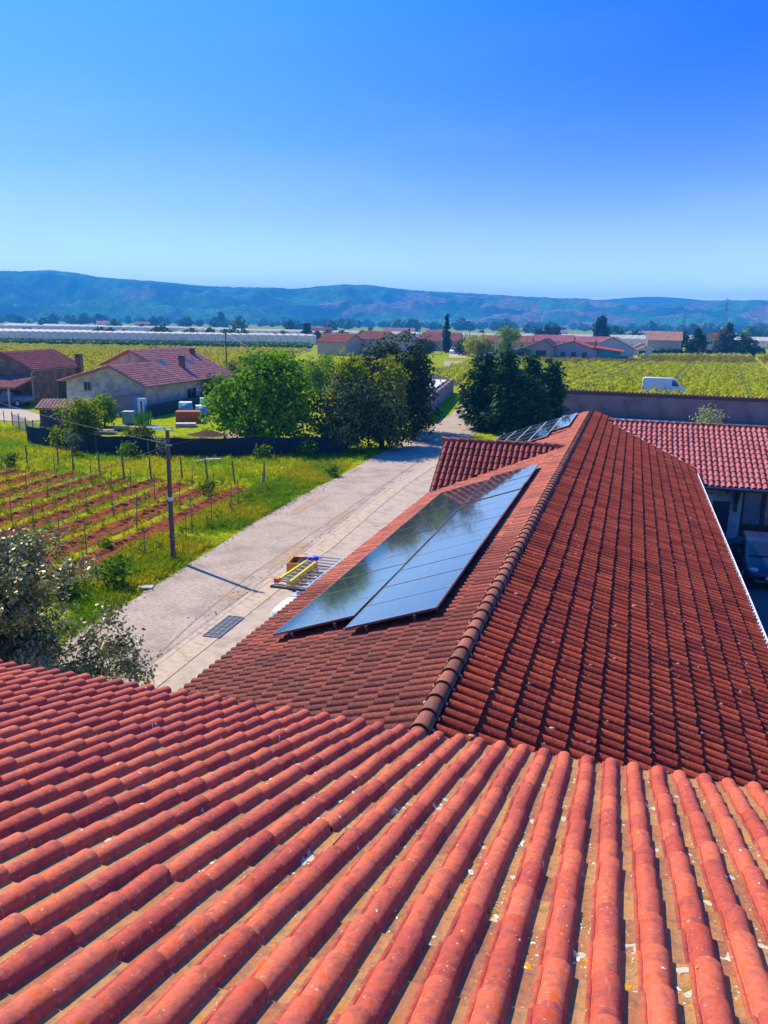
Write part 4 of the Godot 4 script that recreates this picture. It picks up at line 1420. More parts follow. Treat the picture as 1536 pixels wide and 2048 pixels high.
	b.loft([[Vector3(-0.24, 0.1, -0.28), Vector3(-0.24, 0.1, 0.28), Vector3(0.24, 0.1, 0.28), Vector3(0.24, 0.1, -0.28)], [Vector3(-0.3, 1.05, -0.36), Vector3(-0.3, 1.05, 0.36), Vector3(0.3, 1.05, 0.36), Vector3(0.3, 1.05, -0.36)]])
	obj("tub", b, mat("bin_black", lin(0.02, 0.02, 0.025), 0.5), bin)
	b = B.new()
	b.box(Vector3(0, 1.09, 0.02), Vector3(0.66, 0.06, 0.78))
	obj("lid", b, mats["bin_black"], bin)
	for s in [-1, 1]:
		b = B.new()
		b.tube([Vector3(s * 0.2, 0.1, -0.3), Vector3(s * 0.27, 0.1, -0.3)], [0.1], 10)
		obj("wheel", b, mat("tyre", lin(0.02, 0.02, 0.022), 0.85), bin)

	# long rendered boundary wall with a tile coping
	var wl := thing("boundary_wall", "long grey purple rendered wall with dark tile coping before the vines", "wall", Vector3(-7.2, 0, -89.85), -0.062)
	b = B.new()
	b.span(Vector3(0, 0, -0.12), Vector3(58, 2.62, 0.12))
	obj("render", b, mat("render_mauve", lin(0.22, 0.165, 0.17), 0.95, ntex(111, 0.006, 5, [[0.0, grey(0.75)], [0.5, grey(0.92)], [1.0, grey(1.0)]], 512), 0.12), wl)
	b = B.new()
	b.span(Vector3(-0.45, 0, -0.2), Vector3(-0.01, 2.5, 0.2))
	obj("pillar", b, mat("pillar_white", lin(0.5, 0.5, 0.48), 0.9), wl)
	b = B.new()
	b.span(Vector3(0, 2.62, -0.2), Vector3(58, 2.68, 0.2))
	b.span(Vector3(0, 2.3, 0.125), Vector3(58, 2.62, 0.14))
	obj("band", b, mat("band_dark", lin(0.07, 0.035, 0.035), 0.9), wl)
	for i in 145:
		b = B.new()
		b.tube([Vector3(0.2 + i * 0.4, 2.70, -0.26), Vector3(0.2 + i * 0.4, 2.74, 0), Vector3(0.2 + i * 0.4, 2.70, 0.28)], [0.12, 0.13, 0.13], 6)
		obj("coping_tile", b, mat("coping_%d" % (i % 3), lin(0.16 + 0.03 * (i % 3), 0.07, 0.05), 0.9), wl)
	# white van beyond the wall
	var far_side := PackedVector2Array([Vector2(0.0, 0.5), Vector2(0.1, 0.3), Vector2(5.6, 0.3), Vector2(5.9, 0.5), Vector2(5.9, 0.95), Vector2(5.7, 1.15), Vector2(5.2, 1.35), Vector2(4.45, 2.35), Vector2(4.1, 2.5), Vector2(0.25, 2.52), Vector2(0.05, 2.4), Vector2(0.0, 1.8)])
	var v2 := vehicle("delivery_van", "white panel van standing among the vines beyond the long wall", "van", Vector3(4.4, 0.05, -121.5), -PI / 2 - 0.03, 5.9, 2.0, far_side, [PackedVector2Array([Vector2(4.0, 1.4), Vector2(5.0, 1.4), Vector2(4.4, 2.15), Vector2(4.0, 2.15)])], white, 0.34, [1.0, 4.9])
	van_screen(v2, 5.9, Vector2(5.17, 1.42), Vector2(4.5, 2.28), 1.6)
	for s in [-1, 1]:
		b = B.new()
		b.box(Vector3(s * 1.0, 1.0, 0.4), Vector3(0.02, 0.05, 3.2))
		obj("trim_strip", b, mat("trim_grey", lin(0.25, 0.27, 0.3), 0.6), v2)
		b = B.new()
		b.box(Vector3(s * 1.0, 1.0, 2.75), Vector3(0.03, 0.35, 0.16))
		obj("tail_light", b, mat("lamp_red", lin(0.3, 0.01, 0.01), 0.3), v2)
	# wall along the road, and a low flat roof behind it
	var rw := thing("road_wall", "grey concrete wall along the left of the far road", "wall")
	b = B.new()
	b.bar(Vector3(-19.7, 1.0, -78.0), Vector3(-24.2, 1.0, -112.0), 0.25, 2.0)
	obj("slab", b, mat("concrete_wall", lin(0.34, 0.32, 0.30), 0.95, ntex(112, 0.02, 5, [[0.0, grey(0.7)], [1.0, grey(1.0)]], 512), 0.25), rw)
	b = B.new()
	for i in 9:
		var pp := Vector3(-19.7, 1.03, -78.0).lerp(Vector3(-24.2, 1.03, -112.0), i / 8.0)
		b.box(pp, Vector3(0.34, 2.06, 0.3), Basis(Vector3.UP, 0.13))
	obj("pilasters", b, mats["concrete_wall"], rw)
	var sh := thing("flat_shed", "low shed with white flat roof behind the roadside wall", "shed", Vector3(-26.4, 0, -106.0), 0.13)
	b = B.new()
	b.span(Vector3(-3.2, 0, -7), Vector3(1.8, 1.6, 7))
	obj("wall", b, mats["concrete_wall"], sh)
	b = B.new()
	b.span(Vector3(-3.4, 1.6, -7.2), Vector3(2.0, 1.75, 7.2))
	obj("roof", b, mat("sheet_white", lin(0.6, 0.62, 0.66), 0.5), sh)

func van_screen(t: Node3D, l: float, low: Vector2, high: Vector2, w: float) -> void:
	var b := B.new()
	var n := Vector3(0, low.x - high.x, 0)
	var off := Vector3(0, low.x - high.x, -(high.y - low.y)).normalized() * 0.03
	b.smooth(false)
	var a := Vector3(-w / 2, low.y, -(low.x - l / 2)) + off
	var c := Vector3(w / 2, low.y, -(low.x - l / 2)) + off
	var d := Vector3(w / 2 * 0.88, high.y, -(high.x - l / 2)) + off
	var e := Vector3(-w / 2 * 0.88, high.y, -(high.x - l / 2)) + off
	b.quad(c, a, e, d)
	obj("windscreen", b, mats["car_glass"], t)


# ------------------------------------------------------------------ the young vineyard left of the road
func row_x(x: float, z: float) -> float:
	return x + 0.065 * (z + 42.0)

func young_vineyard() -> void:
	var ns := FastNoiseLite.new()
	ns.seed = 5; ns.frequency = 0.9; ns.fractal_octaves = 4
	var soil := mat("soil_red", lin(0.34, 0.112, 0.042), 0.97, ntex(121, 0.03, 5, [[0.0, grey(0.5)], [0.5, grey(0.85)], [1.0, Color(1, 1, 0.95)]], 512), 0.9)
	var n_rows := 11
	for i in n_rows:
		# tilled strip between two vine rows, broken into clods
		var b := B.new()
		b.smooth(false)
		var x0 := -20.3 - 1.95 * i - 0.3
		var z_far := -41.2 + rng.randf_range(-0.6, 0.6)
		var z_near := -19.0 - i * 0.55
		var nz := int((z_near - z_far) / 0.16)
		var nx := 10
		var pt := func(u: int, v: int) -> Vector3:
			var z := z_far + v * 0.16
			var f := u / float(nx)
			var edge := ns.get_noise_2d(z * 0.6, i * 40.0) * 0.25
			var x := row_x(x0 + 0.11 - 1.60 * f + edge * (0.5 - f) * 1.4, z)
			var y := 0.10 * sin(PI * f) + ns.get_noise_2d(x * 2.2, z * 2.2) * 0.16 * sin(PI * f) + 0.05 * sin(f * PI * 4) * sin(PI * f)
			return Vector3(x, maxf(y, 0.0) + 0.012 if u > 0 and u < nx else -0.02, z)
		for v in nz:
			for u in nx:
				b.quad(pt.call(u, v), pt.call(u + 1, v), pt.call(u + 1, v + 1), pt.call(u, v + 1))
		struct("soil_strip", b, soil)
	var wood := mat("stake_wood", lin(0.16, 0.13, 0.10), 0.95)
	var ends := [[-20.3, -42.3, 1.5], [-22.1, -42.1, 1.45], [-23.95, -42.2, 1.5], [-25.75, -42.3, 1.45], [-27.2, -41.2, 1.5], [-29.0, -41.1, 1.7], [-30.9, -41.3, 1.6], [-33.4, -42.1, 1.5], [-35.8, -43.6, 1.45], [-38.1, -43.4, 1.3]]
	var nth := ["rightmost", "second from right", "third from right", "fourth from right", "fifth from right", "fifth from left", "fourth from left", "third from left", "second from left", "leftmost"]
	for i in ends.size():
		var b := B.new()
		var lean := Vector3(rng.randfn(0, 0.06), 0, 0.16 if i in [4, 5, 2, 3] else 0.05)
		b.tube([Vector3.ZERO, Vector3(0, ends[i][2], 0) + lean], [0.055, 0.045], 7)
		tag(obj("end_post", b, wood, null, Vector3(ends[i][0], 0, ends[i][1])), "%s of the thick wooden end posts along the vineyard headland" % nth[i], "post", "end posts of the vineyard rows")
	var first: Node3D
	var count_word := ["first", "second", "third", "fourth", "fifth", "sixth", "seventh", "eighth"]
	var vines := []
	var tints := []
	for i in n_rows + 1:
		var x0 := -20.3 - 1.95 * i + (0.9 if i == 0 else 0.0)
		var z := -22.0 - i * 0.9 - (0.0 if i else 1.0)
		var k := 0
		while z > -41.0:
			if k % 4 == 0 and i < 9:
				var h := rng.randf_range(1.25, 1.6)
				var words := "vine stake, %s from near end, in the row of the %s end post" % [count_word[k / 4], nth[i]]
				if first == null:
					var b := B.new()
					b.tube([Vector3.ZERO, Vector3(0.02, 1.45, 0)], [0.022, 0.02], 6)
					first = obj("vine_stake", b, wood, null, Vector3(row_x(x0, z), 0, z))
					tag(first, words, "stake", "vine stakes of the young vineyard")
				else:
					var c := copy_of(first, Vector3(row_x(x0, z) + rng.randfn(0, 0.05), 0, z), rng.randf() * TAU, words)
					c.transform.basis = Basis(Vector3(rng.randfn(), 0, rng.randfn()).normalized(), rng.randfn(0, 0.035)) * Basis().scaled(Vector3(1, h / 1.45, 1))
			vines.append(Transform3D(Basis(Vector3.UP, rng.randf() * TAU).scaled(Vector3.ONE * rng.randf_range(0.35, 0.9)), Vector3(row_x(x0, z) + rng.randfn(0, 0.1), 0.1, z)))
			var v := rng.randf_range(0.8, 1.2)
			tints.append(Color(v, v, v))
			z -= 1.05
			k += 1
	# the two stakes on the verge nearest the road
	for q in [[-17.5, -21.2, "thin stake in the tall weeds at the near end of the verge"], [-16.4, -17.6, "nearest thin stake, rising behind the grey green oak"], [-18.6, -33.0, "thin stake on the verge grass beyond the utility pole"], [-19.0, -36.5, "farthest thin stake on the verge grass, nearest the headland"], [-18.2, -30.0, "thin stake on the verge just behind the utility pole"]]:
		copy_of(first, Vector3(q[0], 0, q[1]), 1.0, q[2])
	var vine := crown(301, [[Vector3(0, 0.42, 0), Vector3(0.16, 0.28, 0.16)]], 9, 5, 0.13, 0.2, Color(0.10, 0.16, 0.012), Color(0.24, 0.28, 0.02))
	many("young_vines", vine, leaf_mat("leaf_vine"), vines, tints)
	# grass: verge, rows, headland
	var g1 := tuft(401, 12, 0.26, 0.024, 0.17, 0.6)
	var g2 := tuft(402, 12, 0.16, 0.02, 0.16, 0.6)
	var tall := []
	var tall_c := []
	var low := []
	var low_c := []
	var patch := FastNoiseLite.new()
	patch.seed = 33; patch.frequency = 0.16; patch.fractal_octaves = 3
	var warm := func(x: float, z: float) -> Color:
		var n := patch.get_noise_2d(x, z)
		var v := rng.randf_range(0.8, 1.15)
		return Color(0.27, 0.385, 0.010).lerp(Color(0.50, 0.46, 0.014), clampf(0.4 + n * 1.4, 0, 1)).lerp(Color(0.15, 0.32, 0.010), clampf(-n * 1.8 - 0.05, 0, 1)) * v
	var road_left := func(z: float) -> float:
		return -15.2 - 0.075 * clampf(-z - 10.0, 0.0, 24.0) - 0.02 * clampf(-z - 34.0, 0, 12)
	for i in 15000:
		var z := rng.randf_range(-50.5, -13.0)
		var e: float = road_left.call(z)
		var d := pow(rng.randf(), 0.8) * 3.2
		if z < -47.0:
			e -= 0.4
		var x := e - d + rng.randfn(0, 0.08) + 0.05
		var dense := patch.get_noise_2d(x * 1.7 + 50, z * 1.7)
		if dense + rng.randfn(0, 0.25) < -0.22:
			continue
		var s := rng.randf_range(0.55, 1.25) * (0.75 + 0.5 * clampf(dense + 0.3, 0, 1)) * (0.7 if d < 0.25 else 1.0)
		tall.append(Transform3D(Basis(Vector3.UP, rng.randf() * TAU).scaled(Vector3(s, s, s)), Vector3(x, 0, z)))
		tall_c.append(warm.call(x, z))
	for i in 21000:
		var z := rng.randf_range(-58.0, -19.0)
		var x := rng.randf_range(-60.0, -18.0)
		if z > -41.5:
			# keep to the vine lines between the tilled strips
			var u := fposmod((x - 0.065 * (z + 42.0)) + 20.3 + 0.975, 1.95) - 0.975
			if absf(u) > 0.26 and not (x < -42):
				continue
		if x < -36 - (z + 58) * 0.0 and z < -50:
			if x > -44 and z < -48:
				continue
		if x > road_left.call(z) - 0.4:
			continue
		var s := rng.randf_range(0.6, 1.8)
		low.append(Transform3D(Basis(Vector3.UP, rng.randf() * TAU).scaled(Vector3(s, s * rng.randf_range(0.7, 1.5), s)), Vector3(x, 0, z)))
		low_c.append(warm.call(x, z) * 1.02)
	var gm := mat("grass_blade", Color.WHITE, 0.7)
	gm.vertex_color_use_as_albedo = true
	gm.backlight_enabled = true
	gm.backlight = Color(1.0, 1.0, 0.5)
	gm.metallic_specular = 0.1
	many("verge_grass", g1, gm, tall, tall_c)
	many("field_grass", g2, gm, low, low_c)
	# single weeds that stand out on the verge
	var weed := crown(311, [[Vector3(0, 0.35, 0), Vector3(0.35, 0.32, 0.35)]], 22, 12, 0.11, 0.25, Color(0.05, 0.13, 0.01), Color(0.17, 0.27, 0.02))
	var ws := B.new()
	for k in 5:
		ws.tube([Vector3.ZERO, Vector3(rng.randfn() * 0.15, 0.4, rng.randfn() * 0.15)], [0.012, 0.005], 4)
	var wmesh := ws.done()
	for q in [[-17.35, -23.6, 1.6, "tall bright green weed clump by the stakes on the near verge"], [-18.3, -22.0, 1.3, "leafy green weed clump at the near end of the tilled rows"], [-20.6, -27.7, 0.7, "small rounded green weed alone on the tilled soil"], [-38.4, -42.2, 1.3, "dark green weed clump at the left headland post"], [-33.2, -47.9, 1.7, "dark leafy weed clump against the middle of the fence cloth"], [-24.6, -51.0, 1.5, "green weed clump at the fence near the big tree"], [-22.0, -52.8, 1.9, "tall weed clump where fence meets the dark oaks"], [-17.6, -46.6, 1.1, "spiky green weed at the shaded corner of the verge"], [-22.2, -39.0, 1.2, "pale green leafy clump among the far vine posts"]]:
		var t := thing("weed", q[3], "weed", Vector3(q[0], 0, q[1]), rng.randf() * TAU)
		t.scale = Vector3.ONE * q[2]
		obj("stem", wmesh, mat("stem_green", lin(0.08, 0.12, 0.02), 0.8), t)
		obj("foliage", weed, leaf_mat("leaf_weed"), t)


# ------------------------------------------------------------------ the yard with its pallets
func yard() -> void:
	var cloth := mat("shade_cloth", lin(0.008, 0.016, 0.028), 0.9)
	var post := mat("post_grey", lin(0.12, 0.11, 0.11), 0.9)
	var fence := thing("screen_fence", "dark navy shade cloth fence between vineyard and yard", "fence")
	var line := [Vector3(-44.5, 0, -51.0), Vector3(-36.5, 0, -48.6), Vector3(-28.9, 0, -50.2), Vector3(-20.0, 0, -55.3)]
	var pts := []
	for i in line.size() - 1:
		for k in 4:
			pts.append(line[i].lerp(line[i + 1], k / 4.0))
	pts.append(line[-1])
	for i in pts.size():
		var b := B.new()
		b.tube([pts[i], pts[i] + Vector3(0, 1.5, 0)], [0.04, 0.035], 6)
		obj("post", b, post, fence)
		if i < pts.size() - 1:
			b = B.new()
			b.smooth(true)
			var d: Vector3 = (pts[i + 1] - pts[i])
			var side := Vector3(-d.z, 0, d.x).normalized()
			var rings := []
			for k in 7:
				var u := k / 6.0
				var p: Vector3 = pts[i] + d * u
				var top := 1.38 - 0.07 * sin(PI * u) + rng.randfn(0, 0.012)
				var w := side * (0.05 + 0.05 * sin(u * 9.0 + i))
				rings.append([p + w + Vector3(0, 0.02, 0), p + w * 1.5 + Vector3(0, 0.7, 0), p + w * 0.6 + Vector3(0, top, 0)])
			b.loft(rings, false, false)
			obj("cloth", b, cloth, fence)
	var wire := B.new()
	wire.tube(pts.map(func(p): return p + Vector3(0, 1.46, 0)), [0.008], 4, false)
	obj("wire", wire, post, fence)
	var f2 := thing("mesh_fence", "grey netting fence at the left end of the yard", "fence")
	for i in 5:
		var p := Vector3(-52.3, 0, -58.2).lerp(Vector3(-44.6, 0, -52.6), i / 4.0)
		var b := B.new()
		b.tube([p, p + Vector3(0, 1.4, 0)], [0.05], 6)
		obj("post", b, post, f2)
	var net := B.new()
	for k in 9:
		var y := 0.1 + k * 0.14
		net.bar(Vector3(-52.3, y, -58.2), Vector3(-44.6, y, -52.6), 0.01, 0.012)
	for k in 66:
		var p := Vector3(-52.3, 0.1, -58.2).lerp(Vector3(-44.6, 0.1, -52.6), k / 65.0)
		net.bar(p, p + Vector3(0, 1.15, 0), 0.01, 0.012)
	obj("netting", net, mat("net_grey", lin(0.25, 0.28, 0.30), 0.8), f2)
	var f3 := thing("dark_fence", "dark green board fence running beside the red roofed house", "fence")
	for i in 15:
		var p := Vector3(-45.6, 0, -69.0).lerp(Vector3(-46.6, 0, -88.5), i / 15.0)
		var q := Vector3(-45.6, 0, -69.0).lerp(Vector3(-46.6, 0, -88.5), (i + 0.96) / 15.0)
		var b := B.new()
		b.bar(p + Vector3(0, 0.62, 0), q + Vector3(0, 0.62, 0), 0.05, 1.24)
		obj("panel", b, mat("fence_green", lin(0.012, 0.035, 0.028), 0.8), f3)
	# stacked goods on the lawn
	var brick := thing("brick_pallet", "stack of orange clay bricks on a pallet, on the yard lawn", "brick pallet", Vector3(-40.2, 0, -67.6), 0.45)
	for r in 3:
		for c in 5:
			for k in 2:
				var b := B.new()
				b.box(Vector3(-0.92 + c * 0.46, 0.27 + r * 0.33, -0.3 + k * 0.6), Vector3(0.44, 0.31, 0.57))
				obj("brick", b, mat("brick_%d" % ((r + c) % 3), lin(0.46 + 0.05 * ((r + c) % 3), 0.115, 0.03), 0.9), brick)
	var b := B.new()
	for k in 3:
		b.box(Vector3(0, 0.055, -0.5 + k * 0.5), Vector3(2.3, 0.09, 0.1))
	obj("pallet", b, mat("pallet_wood", lin(0.3, 0.22, 0.13), 0.9), brick)
	var pal := thing("block_pallet", "low pallet of pale slabs in front of the orange bricks", "slab pallet", Vector3(-38.7, 0, -64.6), 0.45)
	for r in 2:
		for c in 3:
			b = B.new()
			b.box(Vector3(-0.6 + c * 0.6, 0.17 + r * 0.12, 0), Vector3(0.58, 0.11, 1.0))
			obj("slab", b, mat("slab_beige", lin(0.5, 0.43, 0.36), 0.9), pal)
	b = B.new()
	b.box(Vector3(0, 0.055, 0), Vector3(1.8, 0.1, 1.0))
	obj("pallet", b, mats["pallet_wood"], pal)
	var k0 := 0
	for q in [[Vector3(-43.2, 0, -72.2), 1.35, 1.4, "left of the blue wrapped pallets of white sacks on the lawn"], [Vector3(-41.0, 0, -71.6), 1.15, 1.3, "right of the blue wrapped pallets, in front of the brown tub"], [Vector3(-42.4, 0, -75.0), 1.55, 1.4, "rear blue wrapped pallet behind the other two"]]:
		var t := thing("wrapped_pallet", q[3], "pallet", q[0], 0.4 + k0 * 0.1, "blue wrapped pallets on the lawn")
		k0 += 1
		b = B.new()
		b.box(Vector3(0, 0.06, 0), Vector3(1.2, 0.12, 1.1))
		obj("base", b, mats["pallet_wood"], t)
		b = B.new()
		b.loft([[Vector3(-0.62, 0.12, -0.55), Vector3(-0.62, 0.12, 0.55), Vector3(0.62, 0.12, 0.55), Vector3(0.62, 0.12, -0.55)], [Vector3(-0.66, q[1] * 0.5, -0.6), Vector3(-0.66, q[1] * 0.5, 0.6), Vector3(0.66, q[1] * 0.5, 0.6), Vector3(0.66, q[1] * 0.5, -0.6)], [Vector3(-0.58, q[1], -0.5), Vector3(-0.58, q[1], 0.5), Vector3(0.58, q[1], 0.5), Vector3(0.58, q[1], -0.5)]])
		obj("wrap", b, mat("wrap_blue", lin(0.10, 0.32, 0.42), 0.35), t)
		b = B.new()
		b.box(Vector3(0, q[1] + 0.03, 0), Vector3(1.22, 0.07, 1.06), Basis(Vector3.RIGHT, 0.03))
		obj("cover", b, mat("cover_white", lin(0.6, 0.68, 0.72), 0.5), t)
	var tub := thing("garden_tub", "brown round tub with a domed white lid beside the big green tree", "tub", Vector3(-39.6, 0, -75.0))
	b = B.new()
	b.tube([Vector3.ZERO, Vector3(0, 1.0, 0)], [1.0], 14)
	obj("body", b, mat("tub_brown", lin(0.16, 0.09, 0.07), 0.8), tub)
	b = B.new()
	b.tube([Vector3(0, 1.0, 0), Vector3(0, 1.12, 0), Vector3(0, 1.35, 0), Vector3(0, 1.42, 0)], [1.15, 1.1, 0.6, 0.1], 16)
	obj("lid", b, mat("lid_white", lin(0.6, 0.62, 0.62), 0.5), tub)
	var tank := thing("water_tank", "pale green translucent water tank left of the tall bright plants", "tank", Vector3(-44.6, 0, -64.4), 0.3)
	b = B.new()
	b.box(Vector3(0, 0.6, 0), Vector3(0.95, 1.1, 0.95))
	obj("body", b, mat("tank_pale", lin(0.22, 0.36, 0.34), 0.4), tank)
	b = B.new()
	for k in 4:
		for y in [0.15, 0.6, 1.08]:
			var a := k * PI / 2
			b.box(Vector3(cos(a) * 0.49, y, sin(a) * 0.49), Vector3(0.03 if k % 2 == 0 else 1.0, 0.03, 1.0 if k % 2 == 0 else 0.03))
	b.box(Vector3(0, 1.17, 0), Vector3(0.98, 0.04, 0.98))
	obj("cage", b, mat("cage", lin(0.4, 0.45, 0.45), 0.5), tank)
	var i0 := 0
	for q in [[Vector3(-42.6, 0.05, -57.6), 0.3, Vector3(2.3, 0.10, 0.7), "pale timber boards stacked behind the shade cloth fence"], [Vector3(-42.2, 0.05, -60.4), 0.25, Vector3(2.6, 0.08, 0.5), "long pale plank lying behind the timber stack"], [Vector3(-43.6, 0.05, -57.2), -0.2, Vector3(1.5, 0.16, 0.9), "pinkish rubble slabs beside the stacked timber boards"]]:
		var t := thing("timber_stack", q[3], "timber", q[0], q[1])
		for k in 3:
			b = B.new()
			b.box(Vector3(rng.randfn(0, 0.1), 0.08 + q[2].y * k, (k % 2) * 0.15 - 0.1), Vector3(q[2].x, q[2].y, q[2].z * (1.0 - k * 0.2)), Basis(Vector3.UP, rng.randfn(0, 0.05)))
			obj("board", b, mat("board_%d" % ((k + i0) % 3), lin(0.44 + 0.04 * k, 0.34, 0.24), 0.9), t)
		i0 += 1
	b = B.new()
	var ring := []
	for k in 17:
		ring.append(Vector3(cos(TAU * k / 16.0), 0, sin(TAU * k / 16.0)) * 0.42 + Vector3(0, 0.12, 0))
	b.tube(ring, [0.1], 8, false)
	tag(obj("old_tyre", b, mat("tyre_grey", lin(0.35, 0.36, 0.38), 0.8), null, Vector3(-45.6, 0.02, -59.2)), "pale painted tyre lying left of the rubble slabs", "tyre")
	b = B.new()
	b.smooth(true)
	var rg := []
	for k in 13:
		var rr := []
		for j in 5:
			var s := j / 4.0
			rr.append(Vector3(cos(TAU * k / 12.0) * s * 1.3, 0.02 + 0.10 * (1 - s * s) + 0.04 * sin(k * 2.3 + j * 3.0) * (1 - s), sin(TAU * k / 12.0) * s * 0.8))
		rg.append(rr)
	b.loft(rg, false, false)
	tag(obj("blue_tarp", b, mat("tarp_blue", lin(0.06, 0.20, 0.45), 0.5), null, Vector3(-41.0, 0.02, -62.6)), "light blue tarp lying on the grass right of the bright plants", "tarp")
	b = B.new()
	b.smooth(true)
	var ns := FastNoiseLite.new()
	ns.frequency = 0.8
	rg = []
	for k in 25:
		var rr := []
		for j in 9:
			var s := j / 8.0
			var a := TAU * k / 24.0
			var p := Vector3(cos(a) * s * 1.9, 0, sin(a) * s * 1.3)
			p.y = 0.5 * pow(1 - s, 1.3) + 0.12 * ns.get_noise_2d(p.x * 3, p.z * 3) * (1 - s) - 0.01
			rr.append(p)
		rg.append(rr)
	b.loft(rg, false, false)
	tag(obj("dirt_heap", b, mat("soil_dark", lin(0.09, 0.05, 0.04), 0.97), null, Vector3(-34.2, 0.02, -60.6)), "small dark heap of earth on the yard lawn", "dirt heap")
	var bd := thing("white_boards", "pale broken boards lying at the foot of the shade cloth", "boards", Vector3(-27.6, 0.02, -48.8), 0.4)
	for k in 3:
		b = B.new()
		b.box(Vector3(k * 0.3 - 0.3, 0.05 + 0.05 * k, rng.randfn(0, 0.15)), Vector3(1.1, 0.04, 0.22), Basis(Vector3.UP, rng.randfn(0, 0.4)))
		obj("board", b, mat("board_white", lin(0.6, 0.6, 0.58), 0.8), bd)
	sheet("bare_earth", [Vector2(-36.5, -60.8), Vector2(-34, -59.3), Vector2(-30.5, -60), Vector2(-31, -64.5), Vector2(-33, -63), Vector2(-35, -61.8)], 0.015, mat("earth_pale", lin(0.36, 0.25, 0.17), 0.97))
	# low shed with a tiled lean-to roof
	var shed := thing("garden_shed", "low shed with weathered pink tile roof behind the yellow green bush", "shed", Vector3(-48.4, 0, -61.0), 0.5)
	b = B.new()
	b.span(Vector3(-2.3, 0, -1.3), Vector3(2.3, 1.7, 1.3))
	obj("wall", b, mat("shed_wall", lin(0.10, 0.08, 0.07), 0.9), shed)
	b = B.new()
	slope_slab(b, Vector3(-2.6, 2.25, -1.6), Vector3(-2.6, 1.75, 1.7), Vector3(5.2, 0, 0), 0.1)
	var sr := obj("roof", b, mat("shed_roof", lin(0.4, 0.24, 0.2), 0.9), shed)
	var dn := Vector3(0, -0.5, 3.3).normalized()
	tile_field(sr, Transform3D(Basis(Vector3(1, 0, 0), dn.cross(Vector3(1, 0, 0)), dn), Vector3(-2.6, 2.26, -1.6)), 5.2, 3.3, 0.3, 0.42, tile_far, "clay_shed", Color(0.48, 0.25, 0.21), tex_tile, terracotta(Color(0.8, 0.8, 0.8), Color(1.15, 1.15, 1.2)), everywhere, 0)
	# trellis posts of the field left of the yard
	for i in 3:
		var p := B.new()
		p.tube([Vector3.ZERO, Vector3(0, 1.1, 0)], [0.04], 6)
		tag(obj("field_post", p, post, null, Vector3(-57.5 + i * 2.4, 0, -61.2 + i * 0.9)), "%s thin post on the small lawn left of the netting fence" % ["leftmost", "middle", "rightmost"][i], "post", "posts of the small lawn")


